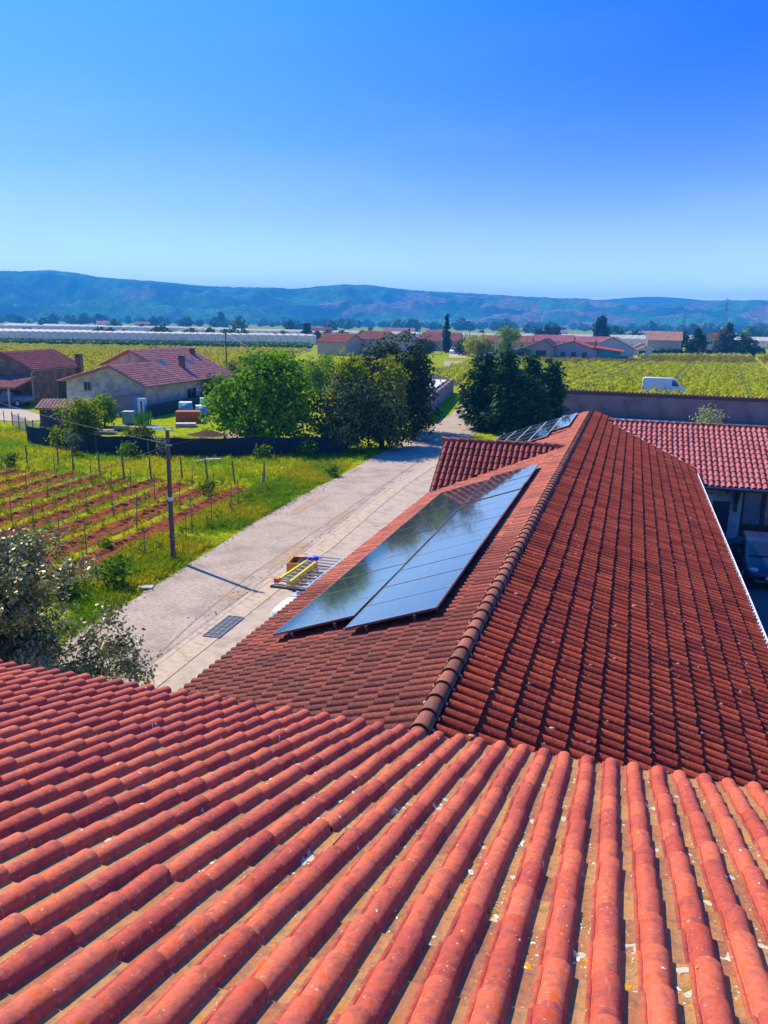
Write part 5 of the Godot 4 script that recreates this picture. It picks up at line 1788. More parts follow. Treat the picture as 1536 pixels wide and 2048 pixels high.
# ------------------------------------------------------------------ houses
func houses() -> void:
	var cream := mat("wall_cream", lin(0.66, 0.54, 0.38), 0.95, ntex(131, 0.012, 5, [[0.0, grey(0.72)], [0.4, grey(0.9)], [0.7, grey(1.0)], [1.0, grey(1.0)]], 512), 0.12)
	var brown := mat("wall_brown", lin(0.34, 0.24, 0.18), 0.95, ntex(132, 0.012, 5, [[0.0, grey(0.6)], [1.0, grey(1.0)]], 512), 0.12)
	# red roofed farmhouse in the middle of the left side
	var turn := 0.03
	var h2 := thing("farmhouse", "beige farmhouse with wide red ribbed roof and two skylights", "house", Vector3(-47.2, 0, -70.8), 0.03)
	var b := B.new()
	b.prism(PackedVector2Array([Vector2(-8.9, -0.1), Vector2(0, -0.1), Vector2(0, 3.05), Vector2(-3.6, 4.75), Vector2(-8.9, 3.25)]), Transform3D(), 8.0)
	b.prism(PackedVector2Array([Vector2(-9.6, -0.1), Vector2(-0.002, -0.1), Vector2(-0.002, 3.04), Vector2(-6.3, 6.0), Vector2(-9.6, 4.5)]), Transform3D(Basis(), Vector3(0, 0, -8.0)), 12.0)
	obj("wall", b, cream, h2)
	b = B.new()
	b.span(Vector3(-8.93, 0, 0.004), Vector3(-5.6, 2.15, 0.03))
	obj("plaster_patch", b, mat("plaster_new", lin(0.56, 0.54, 0.46), 0.9), h2)
	var tone := Color(0.55, 0.235, 0.20)
	house_roof_at(h2, -8.9, 0, 8.0, 3.25, 3.05, -3.6, 4.75, tone, 0.4, 0.0, 7.98)
	house_roof_at(h2, -9.6, 0, 12.0, 4.5, 3.04, -6.3, 6.0, tone * 1.04, 0.4, -8.0, 12.3)
	for q in [["front", -7.4, 0.1, 2.2, 1.2, "door"], ["front", -6.75, 2.35, 0.75, 0.8, "window"], ["right", 9.0, 0.5, 1.9, 1.5, "window"]]:
		house_hole(h2, q, 0.0, 8.0)
	chimney(h2, Vector3(-2.2, 3.6, -12.0), 0.55, 1.5, mat("chimney_dark", lin(0.17, 0.11, 0.09), 0.9))
	chimney(h2, Vector3(-4.6, 5.0, -19.0), 0.5, 0.7, mats["chimney_dark"])
	for q in [[Vector3(-3.3, 4.68, -9.6)], [Vector3(-3.0, 4.54, -15.2)]]:
		b = B.new()
		var tilt := Basis(Vector3.BACK, -0.44)
		b.box(q[0] + Vector3(0, 0.16, 0), Vector3(1.0, 0.10, 1.5), tilt)
		var sk := obj("skylight", b, mat("frame_grey", lin(0.16, 0.16, 0.18), 0.5), h2)
		b = B.new()
		b.box(q[0] + Vector3(0, 0.216, 0), Vector3(0.86, 0.012, 1.36), tilt)
		obj("pane", b, mat("sky_glass", lin(0.02, 0.025, 0.035), 0.05), sk)
	b = B.new()
	b.tube([Vector3(0.08, 3.0, 0.1), Vector3(0.08, 0, 0.1)], [0.06], 6)
	b.tube([Vector3(0.45, 2.86, 0.3), Vector3(0.45, 2.86, -20)], [0.07], 6)
	obj("gutter", b, mat("gutter_grey", lin(0.30, 0.31, 0.34), 0.5), h2)
	# lean-to wall with blue door and unit before the gable
	var lean := thing("lean_to", "low walled lean-to with a blue door before the farmhouse gable", "lean-to", Vector3(-52.2, 0, -69.2), 0.12)
	b = B.new()
	b.prism(PackedVector2Array([Vector2(0, 0), Vector2(5.2, 0), Vector2(5.2, 2.2), Vector2(0, 1.5)]), Transform3D(), 0.3)
	obj("wall", b, mat("wall_mauve", lin(0.26, 0.22, 0.23), 0.95), lean)
	b = B.new()
	b.bar(Vector3(-0.1, 1.55, -0.15), Vector3(5.3, 2.27, -0.15), 0.45, 0.07)
	obj("coping", b, mat("coping_dull", lin(0.22, 0.15, 0.14), 0.9), lean)
	b = B.new()
	b.span(Vector3(4.55, 0.1, 0.0), Vector3(5.18, 2.1, 0.05))
	obj("door", b, mat("door_sky", lin(0.10, 0.25, 0.48), 0.6), lean)
	var ac := thing("air_conditioner", "white cabinet unit beside the blue lean-to door", "air conditioner", Vector3(-46.4, 0, -69.4), 0.1)
	b = B.new()
	b.box(Vector3(0, 0.95, 0), Vector3(0.7, 1.9, 0.6))
	obj("case", b, mats["white_enamel"], ac)
	b = B.new()
	b.box(Vector3(0.05, 1.05, 0.305), Vector3(0.2, 1.2, 0.01))
	obj("grille", b, mats["grille"], ac)
	# brown barn house at the far left with carport and pick-up
	var h1 := thing("barn_house", "brown stone barn house with dull red roof at left edge", "house", Vector3(-64.7, 0, -75.5), 0.15)
	b = B.new()
	b.prism(PackedVector2Array([Vector2(-6.8, -0.1), Vector2(0, -0.1), Vector2(0, 3.85), Vector2(-3.4, 5.55), Vector2(-6.8, 3.85)]), Transform3D(), 10.4)
	obj("wall", b, brown, h1)
	house_roof_at(h1, -6.8, 0, 10.4, 3.85, 3.85, -3.4, 5.55, Color(0.40, 0.12, 0.10), 0.3, 0.0, 10.4)
	for q in [["right", 5.6, 0.0, 2.6, 2.2, "door"], ["front", -3.6, 4.3, 0.35, 0.35, "window"]]:
		house_hole(h1, q, 0.0, 10.4)
	b = B.new()
	b.bar(Vector3(0.5, 2.35, -5.3), Vector3(0.5, 2.35, -8.6), 1.0, 0.08)
	obj("awning", b, mat("awning_dark", lin(0.03, 0.028, 0.035), 0.8), h1)
	chimney(h1, Vector3(0.25, 0, -10.2), 0.7, 4.8, mat("chimney_dark", lin(0.17, 0.11, 0.09), 0.9))
	b = B.new()
	b.tube([Vector3(0.35, 3.75, -0.1), Vector3(0.12, 3.4, 0.12), Vector3(0.12, 0.2, 0.12)], [0.07], 6)
	obj("downpipe", b, mat("pipe_white", lin(0.5, 0.5, 0.5), 0.5), h1)
	b = B.new()
	b.tube([Vector3(0.36, 3.72, 0.3), Vector3(0.36, 3.72, -10.7)], [0.07], 6)
	obj("gutter", b, mats["gutter_grey"], h1)
	var cp := thing("carport", "carport with sunlit pale red tile roof before the barn house", "carport", Vector3(-65.0, 0, -71.6), 0.12)
	b = B.new()
	slope_slab(b, Vector3(-7, 3.1, -3.4), Vector3(-7, 2.15, 0.6), Vector3(8.6, 0, 0), 0.12)
	var cr := obj("roof", b, mat("carport_deck", lin(0.3, 0.12, 0.09), 0.9), cp)
	var dn := Vector3(0, -0.95, 4.0).normalized()
	tile_field(cr, Transform3D(Basis(Vector3(1, 0, 0), dn.cross(Vector3(1, 0, 0)), dn), Vector3(-7, 3.11, -3.4)), 8.6, 4.1, 0.3, 0.42, tile_far, "clay_carport", Color(0.55, 0.22, 0.18), tex_tile, terracotta(Color(0.85, 0.85, 0.85), Color(1.1, 1.1, 1.1)), everywhere, 0)
	for x in [-5.5, 0.6]:
		b = B.new()
		b.box(Vector3(x, 1.05, 0.2), Vector3(0.14, 2.1, 0.14))
		obj("post", b, mats["pipe_white"], cp)
	var pick := PackedVector2Array([Vector2(0.0, 0.6), Vector2(0.1, 0.4), Vector2(4.9, 0.4), Vector2(5.1, 0.55), Vector2(5.1, 0.95), Vector2(4.9, 1.1), Vector2(3.9, 1.18), Vector2(3.3, 1.72), Vector2(2.2, 1.74), Vector2(1.9, 1.1), Vector2(0.05, 1.08)])
	var pu := vehicle("pickup_truck", "grey blue pick-up truck parked under the carport", "pick-up", Vector3(-65.3, 0.05, -72.6), -PI / 2 + 0.1, 5.1, 1.8, pick, [PackedVector2Array([Vector2(2.2, 1.18), Vector2(3.75, 1.18), Vector2(3.25, 1.62), Vector2(2.3, 1.62)])], mat("paint_slate", lin(0.10, 0.14, 0.18), 0.3), 0.38, [1.0, 4.1])
	van_screen(pu, 5.1, Vector2(3.86, 1.22), Vector2(3.36, 1.66), 1.4)
	for s in [-1, 1]:
		b = B.new()
		b.ball(Vector3(s * 0.68, 0.9, -2.45), Vector3(0.17, 0.1, 0.12), 8)
		obj("headlight", b, mats["lamp_clear"], pu)
	# farm group across the vines
	var fx := func(px: float) -> float: return -5.4 + (px - 1225.0) * 0.1345
	var grey_wall := mat("wall_grey", lin(0.36, 0.33, 0.36), 0.95)
	var z := -230.0
	var red := Color(0.62, 0.085, 0.05)
	var h := gable_house("farm_house", "grey walled low house with bright red roof across the vines", Vector3(fx.call(1110), 0, z), 0.0, 11.0, 16.0, 4.0, 3.0, 4.6, 5.3, grey_wall, Color(0.55, 0.12, 0.09), [["front", 1.4, 0.9, 1.2, 1.6, "window"], ["front", 4.4, 0.2, 1.1, 2.2, "door"], ["front", 7.2, 0.9, 1.2, 1.6, "window"]])
	chimney(h, Vector3(1.2, 3.9, -2.0), 0.5, 1.4, mat("chimney_white", lin(0.6, 0.6, 0.6), 0.9))
	h = gable_house("farm_annex", "teal green walled annex with bright red roof right of the grey house", Vector3(fx.call(1181) + 0.1, 0, z - 0.4), 0.0, 7.6, 15.0, 3.6, 2.75, 0.4, 3.7, mat("wall_teal", lin(0.06, 0.28, 0.24), 0.9), red, [])
	chimney(h, Vector3(0.8, 3.4, -2.5), 0.45, 1.9, mats["chimney_dark"])
	gable_house("farm_barn", "beige gabled barn with dark door beside the pale green wall", Vector3(fx.call(1050), 0, z + 1.5), 0.0, 7.6, 14.0, 3.3, 3.5, 5.0, 5.7, mat("wall_beige", lin(0.46, 0.36, 0.27), 0.95), Color(0.34, 0.19, 0.14), [["front", 2.9, 0.0, 2.6, 2.7, "door"]], 0.6, "barn")
	gable_house("green_shed", "small pale green walled shed between barn and grey house", Vector3(fx.call(1096), 0, z + 0.8), 0.0, 1.9, 10.0, 3.2, 3.2, 0.9, 3.5, mat("wall_green", lin(0.20, 0.36, 0.16), 0.9), Color(0.36, 0.16, 0.12), [], 0.2, "shed")
	gable_house("open_shed", "long low open sided shed roof left of the beige barn", Vector3(fx.call(1022), 0, z + 2.0), 0.0, 4.0, 10.0, 2.4, 3.4, 3.9, 3.45, mat("wall_dim", lin(0.16, 0.13, 0.11), 0.95), Color(0.42, 0.30, 0.22), [["front", 1.6, 0.0, 1.9, 2.2, "door"]], 0.4, "shed")
	gable_house("pink_house", "pink roofed hall behind the red roofed farm", Vector3(fx.call(1122), 0, z - 50), PI / 2, 12.0, 13.0, 4.3, 4.3, 6.0, 6.2, cream, Color(0.62, 0.22, 0.26), []).position += Vector3(-1, 0, 0)
	gable_house("orange_house", "orange tiled house left behind the beige barn", Vector3(fx.call(1030), 0, z - 30), PI / 2, 9.0, 16.0, 4.3, 4.3, 4.5, 6.0, cream, Color(0.55, 0.20, 0.13), [])
	gable_house("grey_gable", "pale grey gabled house right of the red roof with bluish wall", Vector3(fx.call(1182), 0, z - 22), 0.0, 11.0, 12.0, 3.9, 3.1, 4.6, 6.3, mat("wall_pale", lin(0.42, 0.45, 0.48), 0.95), Color(0.38, 0.24, 0.20), [])
	gable_house("pink_house", "pink roofed low house below the tall fir", Vector3(fx.call(1222), 0, z - 60), PI / 2, 9.0, 16.0, 4.2, 4.2, 4.5, 5.8, cream, Color(0.60, 0.24, 0.26), [])
	gable_house("white_shed", "small white shed beside the dark hedge end", Vector3(1.0, 0, -279), 0.0, 4.6, 6.0, 2.3, 2.2, 2.3, 3.2, mat("wall_white", lin(0.55, 0.54, 0.52), 0.95), Color(0.5, 0.36, 0.3), [["front", 0.5, 0.0, 1.9, 1.9, "door"]], 0.2, "shed")
	# right hand houses behind the hedge
	h = gable_house("villa", "cream two storey villa with pale orange roof behind the hedge", Vector3(15.4, 0, -293), PI / 2, 9.0, 11.0, 5.4, 5.4, 4.5, 7.9, mat("wall_villa", lin(0.52, 0.45, 0.36), 0.95), Color(0.62, 0.36, 0.26), [["left", 7.2, 3.2, 1.5, 1.3, "window"]])
	chimney(h, Vector3(2.2, 6.0, -2.0), 0.5, 2.2, mats["chimney_dark"])
	h.rotation.y = -PI / 2
	h.position = Vector3(3.9, 0, -302)
	gable_house("villa_wing", "low terracotta roofed wing left of the villa", Vector3(-0.4, 0, -296), 0.0, 5.2, 8.0, 2.5, 2.5, 2.6, 3.9, mats["wall_villa"], Color(0.58, 0.30, 0.24), [])
	gable_house("orange_villa", "cream house with bright orange roof between the dark cedars", Vector3(21.5, 0, -318), -0.5, 9.0, 11.0, 4.6, 4.6, 4.5, 7.6, mats["wall_villa"], Color(0.66, 0.20, 0.09), [])
	# house behind the big tree
	h = gable_house("tile_house", "beige house with orange tile roof behind the big green tree", Vector3(-87.0, 0, -229.0), -PI / 2 + 0.22, 9.0, 10.5, 4.0, 4.0, 4.5, 6.1, mat("wall_sand", lin(0.50, 0.37, 0.26), 0.95), Color(0.58, 0.20, 0.12), [["right", 6.6, 0.6, 2.6, 1.8, "window"], ["right", 1.6, 0.6, 2.2, 1.8, "window"]])
	h.rotation.y = PI / 2 - 0.30
	h.position = Vector3(-80.5, 0, -224.0)
	chimney(h, Vector3(7.5, 4.3, -5.0), 0.6, 2.0, mat("chimney_brown", lin(0.26, 0.14, 0.10), 0.9))
	h = gable_house("tile_house", "taller orange tiled house end half hidden by dark oaks", Vector3(-74.0, 0, -230.0), 0.0, 9.0, 9.0, 4.8, 4.8, 4.5, 7.0, mats["wall_sand"], Color(0.55, 0.22, 0.14), [])
	h.rotation.y = PI / 2 - 0.30
	h.position = Vector3(-71.8, 0, -230.5)
	gable_house("long_house", "long tiled farm building right of the tall cypress", Vector3(-60.0, 0, -286), 0.0, 6.0, 14.0, 3.9, 3.9, 3.0, 6.4, mat("wall_rose", lin(0.40, 0.27, 0.24), 0.95), Color(0.56, 0.20, 0.14), []).rotation.y = PI / 2
	gable_house("roof_house", "tile roofed house left of the cypress behind dark trees", Vector3(-79.0, 0, -262), 0.25, 11.0, 10.0, 4.0, 4.0, 5.5, 7.2, cream, Color(0.46, 0.22, 0.16), [])
	gable_house("grey_house", "small grey blue gabled hut glimpsed between tree crowns", Vector3(-36.0, 0, -99.0), 0.3, 3.0, 4.0, 2.8, 2.8, 1.5, 4.2, mats["wall_pale"], Color(0.3, 0.26, 0.26), [["front", 0.8, 1.2, 1.2, 1.4, "window"]], 0.2, "hut")

func house_roof_at(t: Node3D, xl: float, xr: float, d: float, el: float, er: float, ro: float, rh: float, tone: Color, over: float, z0: float, span: float) -> void:
	# a roof for a house that does not begin at x = 0: built in a node of its own place, then moved
	var o := house_roof(t, xr - xl, span - over * 2 + 0.4, el, er, ro - xl, rh, tone, over)
	o.position = Vector3(xl, 0, z0)


# ------------------------------------------------------------------ trees
func trees() -> void:
	var green := leaf_mat("leaf_green")
	var darkm := leaf_mat("leaf_dark", 0.4)
	# holm oak at the near corner of the pavement: open twiggy crown with small grey leaves
	var oak := thing("holm_oak", "thin leaved grey green oak beside the near roof edge", "tree", Vector3(-13.2, 0, -13.6))
	var b := B.new()
	var r := RandomNumberGenerator.new()
	r.seed = 12
	var blobs := []
	var tips := []
	for s in 5:
		var a := TAU * s / 5.0 + 0.4
		var lean := Vector3(cos(a), 0, sin(a)) * r.randf_range(0.3, 0.9)
		var top := lean + Vector3(0, r.randf_range(3.7, 4.8), 0)
		b.tube([lean * 0.15, lean * 0.4 + Vector3(0, 1.3, 0), lean * 0.8 + Vector3(0, 2.6, 0), top], [0.09, 0.075, 0.05, 0.015], 7)
		for k in 15:
			var f := r.randf_range(0.2, 1.0)
			var p: Vector3 = (lean * 0.4).lerp(top, f)
			var d := Vector3(r.randfn(), r.randf_range(-0.1, 0.7), r.randfn()).normalized() * r.randf_range(0.7, 1.5)
			tips.append([p, p + d])
	for q in [Vector3(2.2, 0.5, -1.4), Vector3(2.5, 0.1, -0.5), Vector3(1.9, -0.4, 0.1), Vector3(1.5, 0.9, -1.7), Vector3(2.0, 0.3, -2.2), Vector3(1.2, -0.2, -1.0), Vector3(2.7, -0.3, -1.3)]:
		tips.append([Vector3(0.25, 1.5, -0.2), Vector3(0.25, 1.5, -0.2) + q])
	for q in tips:
		var m: Vector3 = (q[0] + q[1]) / 2 + Vector3(r.randfn(), r.randfn(), r.randfn()) * 0.08
		b.tube([q[0], m, q[1]], [0.028, 0.018, 0.006], 5)
		for k in 5:
			var e: Vector3 = m.lerp(q[1], r.randf()) + Vector3(r.randfn(), r.randfn() * 0.7 + 0.1, r.randfn()) * 0.28
			b.tube([m.lerp(q[1], r.randf() * 0.7), e], [0.009, 0.003], 4)
			blobs.append([e, Vector3(0.20, 0.17, 0.20)])
	obj("trunk", b, mat("bark_grey", lin(0.085, 0.07, 0.06), 0.95), oak)
	obj("crown", crown(611, blobs, 9, 14, 0.08, 0.32, Color(0.075, 0.10, 0.025), Color(0.40, 0.41, 0.17), 1.35), leaf_mat("leaf_oak", 0.5), oak)
	mats["leaf_oak"].roughness = 0.45
	mats["leaf_oak"].metallic_specular = 0.5

	tree("green_tree", "big bright green leafy tree right of the yard lawn", Vector3(-26.8, 0, -56.6), crown(621, [[Vector3(0, 4.3, 0), Vector3(3.4, 2.7, 3.2)], [Vector3(-2.5, 3.0, 0.4), Vector3(2.3, 2.2, 2.2), 0.6], [Vector3(2.2, 3.2, 0.6), Vector3(2.2, 2.4, 2.2), 0.6], [Vector3(0.2, 2.0, 1.6), Vector3(3.3, 1.6, 1.6), 0.6], [Vector3(0.8, 5.8, -0.4), Vector3(1.7, 1.3, 1.7), 0.35]], 190, 34, 0.24, 0.75, Color(0.060, 0.19, 0.006), Color(0.25, 0.46, 0.012)), green, trunk(1, 5.5, 0.24, 9, 2.2), "tree")
	tree("lime_tree", "rounded lime green tree just behind the big green tree", Vector3(-37.0, 0, -94.0), crown(622, [[Vector3(0, 3.6, 0), Vector3(2.5, 2.3, 2.4)], [Vector3(-0.6, 2.0, 0), Vector3(2.2, 1.6, 2.2), 0.6]], 120, 26, 0.26, 0.7, Color(0.139, 0.264, 0.011), Color(0.341, 0.496, 0.021)), green, trunk(2, 4.5, 0.16, 6, 1.5))
	var d0 := Color(0.019, 0.040, 0.017)
	var d1 := Color(0.085, 0.116, 0.042)
	tree("evergreen_oak", "dense dark evergreen oak nearest the road, right of the bright tree", Vector3(-20.6, 0, -57.3), crown(631, [[Vector3(0, 3.3, 0), Vector3(2.4, 2.6, 2.4)], [Vector3(-0.4, 1.5, 0.4), Vector3(2.6, 1.5, 2.3), 0.6], [Vector3(1.0, 3.9, 0.2), Vector3(1.4, 1.1, 1.4), 0.4]], 170, 30, 0.2, 0.6, d0, Color(0.178, 0.225, 0.059)), darkm, trunk(3, 4.5, 0.2, 7, 1.5))
	tree("evergreen_oak", "dark evergreen oak whose crown overhangs the shaded road edge", Vector3(-18.2, 0, -59.0), crown(632, [[Vector3(0, 2.9, 0), Vector3(2.0, 2.4, 2.2)], [Vector3(0.2, 1.7, 0.3), Vector3(2.1, 1.7, 2.2), 0.6]], 170, 30, 0.2, 0.6, d0, Color(0.157, 0.202, 0.050)), darkm, trunk(4, 4.8, 0.2, 7, 1.4))
	tree("evergreen_oak", "tallest round topped dark tree behind the lime crowned poplars", Vector3(-21.5, 0, -70.0), crown(633, [[Vector3(0, 5.4, 0), Vector3(2.8, 3.2, 2.8)], [Vector3(2.2, 4.6, 0), Vector3(1.8, 2.6, 2.0), 0.5], [Vector3(-1.4, 3.4, 0), Vector3(2.2, 2.6, 2.2), 0.5]], 190, 30, 0.22, 0.65, d0, d1), darkm, trunk(5, 6.5, 0.22, 7, 1.8))
	tree("evergreen_oak", "narrow dark tree at the right end beside the far road", Vector3(-17.2, 0, -64.6), crown(634, [[Vector3(0, 5.2, 0), Vector3(1.5, 3.2, 1.6)], [Vector3(0.3, 2.4, 0), Vector3(1.7, 2.4, 1.7), 0.7]], 150, 30, 0.2, 0.55, d0, Color(0.062, 0.093, 0.035)), darkm, trunk(6, 6.5, 0.2, 6, 1.2))
	tree("poplar", "left of the two lime green crowns rising from dark oaks", Vector3(-21.3, 0, -60.2), crown(641, [[Vector3(0, 5.5, 0), Vector3(1.3, 1.9, 1.3)], [Vector3(0.1, 3.8, 0), Vector3(1.5, 1.5, 1.5), 0.7]], 100, 26, 0.2, 0.5, Color(0.171, 0.232, 0.011), Color(0.419, 0.465, 0.021)), green, trunk(7, 6.5, 0.13, 6, 1.0), "tree", "lime crowned trees among the oaks")
	tree("poplar", "right of the two lime green crowns rising from dark oaks", Vector3(-18.4, 0, -61.6), crown(642, [[Vector3(0, 5.1, 0), Vector3(1.25, 1.8, 1.25)], [Vector3(0, 3.6, 0), Vector3(1.3, 1.4, 1.3), 0.7]], 100, 26, 0.2, 0.5, Color(0.171, 0.225, 0.014), Color(0.419, 0.442, 0.025)), green, trunk(8, 6.0, 0.13, 6, 1.0), "tree", "lime crowned trees among the oaks")
	# cypress hedge trees beyond the long building
	var c0 := Color(0.012, 0.050, 0.022)
	var c1 := Color(0.054, 0.147, 0.045)
	var cone := func(h: float, w: float) -> Array:
		var out := []
		for i in 6:
			var f := i / 5.0
			out.append([Vector3(0, h * (0.14 + 0.74 * f), 0), Vector3(w * (1.0 - 0.62 * f * f), h * 0.17, w * (1.0 - 0.62 * f * f)), 1.0 - 0.55 * f])
		return out
	var conif := [[Vector3(-12.9, 0, -73.6), 6.7, 2.3, "leftmost dark conifer of the clump beyond the long roof"], [Vector3(-10.8, 0, -72.6), 6.9, 2.4, "tallest dark conifer in the clump, nearest the small wing roof"], [Vector3(-8.9, 0, -75.6), 6.4, 2.2, "dark conifer in the right half of the clump, behind the roof array"], [Vector3(-7.2, 0, -77.2), 6.2, 1.3, "slim pointed conifer at the right end of the clump by the wall"], [Vector3(-11.6, 0, -77.2), 6.6, 1.7, "dark conifer at the back of the clump beside the road"], [Vector3(-8.6, 0, -72.6), 4.6, 2.0, "low spreading dark conifer in front of the clump"]]
	for i in conif.size():
		var q: Array = conif[i]
		tree("conifer", q[3], q[0], crown(651 + i, cone.call(q[1], q[2]), 62, 30, 0.3, 0.6, c0, c1, 1.5, 0.25), darkm, trunk(20 + i, q[1] * 0.9, 0.16, 4, 0.8), "tree", "conifers beyond the long roof", i * 1.1)
	# yard and house shrubs
	tree("shrub", "large yellow green bush at the left end of the shade cloth", Vector3(-39.2, 0, -50.4), crown(661, [[Vector3(0, 1.9, 0), Vector3(1.7, 1.7, 1.6)], [Vector3(-0.5, 0.9, 0), Vector3(1.8, 1.0, 1.6), 0.6], [Vector3(0.6, 2.9, 0), Vector3(1.0, 0.7, 1.0), 0.3]], 110, 26, 0.19, 0.5, Color(0.078, 0.155, 0.011), Color(0.341, 0.403, 0.021)), green, trunk(31, 2.6, 0.07, 5, 1.0, 4), "shrub")
	tree("young_tree", "small light green tree before the lean-to wall", Vector3(-44.6, 0, -60.8), crown(662, [[Vector3(0, 2.0, 0), Vector3(1.0, 0.95, 1.0)], [Vector3(0.3, 1.2, 0), Vector3(0.8, 0.6, 0.8), 0.5]], 60, 22, 0.2, 0.4, Color(0.109, 0.232, 0.017), Color(0.310, 0.465, 0.035)), green, trunk(32, 2.0, 0.07, 5, 0.7))
	tree("shrub", "low dark olive bush just behind the fence, left of the pole top", Vector3(-37.6, 0, -55.6), crown(663, [[Vector3(0, 0.6, 0), Vector3(1.25, 0.65, 1.1)]], 60, 24, 0.17, 0.4, Color(0.054, 0.109, 0.014), Color(0.248, 0.279, 0.028)), green, trunk(33, 0.8, 0.05, 3, 0.5, 3), "shrub")
	var spiky := B.new()
	for i in 90:
		var a := r.randf() * TAU
		var p := Vector3(cos(a), 0, sin(a)) * r.randf() * 0.9
		spiky.smooth(false)
		var lean := Vector3(r.randfn() * 0.15, r.randf_range(0.8, 1.4), r.randfn() * 0.15)
		var s := Vector3(-sin(a), 0, cos(a)) * 0.07
		spiky.quad(p - s, p + s, p + lean * 0.7 + s, p + lean * 0.7 - s)
		spiky.tri(p + lean * 0.7 - s, p + lean * 0.7 + s, p + lean)
	var sp := thing("leafy_clump", "tall vivid green bladed plants right of the water tank", "plants", Vector3(-42.9, 0, -64.0))
	obj("foliage", spiky, mat("blade_vivid", lin(0.11, 0.33, 0.012), 0.6), sp)
	tree("shrub", "round dark green shrub against the right end of the farmhouse", Vector3(-46.6, 0, -84.5), crown(664, [[Vector3(0, 1.7, 0), Vector3(1.9, 1.8, 1.8)]], 110, 28, 0.2, 0.5, Color(0.031, 0.101, 0.014), Color(0.109, 0.248, 0.028)), green, trunk(34, 2.2, 0.08, 4, 0.8), "shrub")
	tree("shrub", "small bright green bush left of the shed roof", Vector3(-52.6, 0, -66.0), crown(665, [[Vector3(0, 0.8, 0), Vector3(1.5, 0.85, 1.2)]], 50, 24, 0.2, 0.4, Color(0.078, 0.186, 0.014), Color(0.248, 0.403, 0.028)), green, trunk(35, 1.0, 0.05, 3, 0.6, 3), "shrub")
	tree("shrub", "grey leaved tall shrub between barn house and farmhouse", Vector3(-61.0, 0, -80.0), crown(666, [[Vector3(0, 1.7, 0), Vector3(0.9, 1.6, 0.9)]], 60, 22, 0.2, 0.4, Color(0.078, 0.109, 0.070), Color(0.279, 0.310, 0.223)), green, trunk(36, 2.4, 0.06, 4, 0.6, 2), "shrub")
	tree("shrub", "pale grey flowering weed shrub against the dark fence cloth", Vector3(-31.4, 0, -49.0), crown(667, [[Vector3(0, 0.9, 0), Vector3(0.45, 0.8, 0.45)]], 26, 12, 0.13, 0.3, Color(0.078, 0.109, 0.084), Color(0.310, 0.372, 0.307)), green, trunk(37, 1.2, 0.03, 4, 0.4, 2), "shrub")
	tree("shrub", "grey green weed shrub on the fence left of the big bush", Vector3(-37.9, 0, -47.9), crown(668, [[Vector3(0, 1.0, 0), Vector3(0.7, 0.95, 0.6)]], 36, 14, 0.14, 0.3, Color(0.062, 0.093, 0.063), Color(0.248, 0.295, 0.209)), green, trunk(38, 1.3, 0.03, 4, 0.4, 2), "shrub")
	tree("silver_tree", "silvery grey round tree behind the right end of the farmhouse", Vector3(-56.5, 0, -117.0), crown(669, [[Vector3(0, 2.4, 0), Vector3(3.0, 2.0, 2.8)]], 110, 26, 0.25, 0.6, Color(0.139, 0.186, 0.126), Color(0.434, 0.496, 0.377)), green, trunk(39, 3.0, 0.14, 5, 1.4))
	var hedge_c := [[Vector3(-70.0, 0, -124.0), 2.4], [Vector3(-66.5, 0, -127.0), 2.7], [Vector3(-62.5, 0, -126.5), 2.5], [Vector3(-58.5, 0, -130.0), 2.9], [Vector3(-54.0, 0, -130.0), 2.6], [Vector3(-49.0, 0, -131.0), 2.6]]
	var hn := ["first bush from the left", "second bush from the left", "third bush from the left", "fourth bush from the left", "fifth bush from the left", "last bush at the right end"]
	for i in hedge_c.size():
		tree("hedge_bush", "%s in the yellow green row behind the farmhouse" % hn[i], hedge_c[i][0], crown(671 + i, [[Vector3(0, hedge_c[i][1] * 0.5, 0), Vector3(2.5, hedge_c[i][1] * 0.55, 2.0)]], 60, 22, 0.26, 0.6, Color(0.078, 0.132, 0.014) if i % 2 else Color(0.155, 0.186, 0.014), Color(0.341, 0.341, 0.021)), green, trunk(50 + i, 1.6, 0.08, 4, 0.8, 2), "shrub", "bush row behind the farmhouse")
	# bare tree over the farmhouse roof line
	var bare := thing("bare_tree", "leafless grey tree rising behind the farmhouse roof", "tree", Vector3(-82.0, 0, -128.0))
	var bt := trunk(61, 6.2, 0.10, 9, 2.0, 4)
	obj("trunk", bt, mat("bark_pale", lin(0.16, 0.14, 0.13), 0.95), bare)
	# far named trees
	tree("cypress", "tall slim dark cypress spire beside the far track", Vector3(-60.6, 0, -269.0), crown(681, [[Vector3(0, 3.0, 0), Vector3(1.7, 3.2, 1.7)], [Vector3(0, 6.5, 0), Vector3(1.25, 3.4, 1.25), 0.8], [Vector3(0, 10.0, 0), Vector3(0.55, 2.9, 0.55), 0.5]], 90, 20, 0.4, 0.45, Color(0.009, 0.028, 0.014), Color(0.031, 0.070, 0.025)), darkm, trunk(62, 8, 0.2, 3, 0.6))
	tree("willow", "yellow green round headed tree left of the farm", Vector3(-45.0, 0, -243.0), crown(682, [[Vector3(0, 3.8, 0), Vector3(4.6, 2.9, 4.0)], [Vector3(1.5, 2.0, 0), Vector3(4.0, 1.8, 3.5), 0.5]], 130, 22, 0.42, 1.0, Color(0.232, 0.264, 0.014), Color(0.512, 0.512, 0.028)), green, trunk(63, 4.5, 0.25, 7, 2.4))
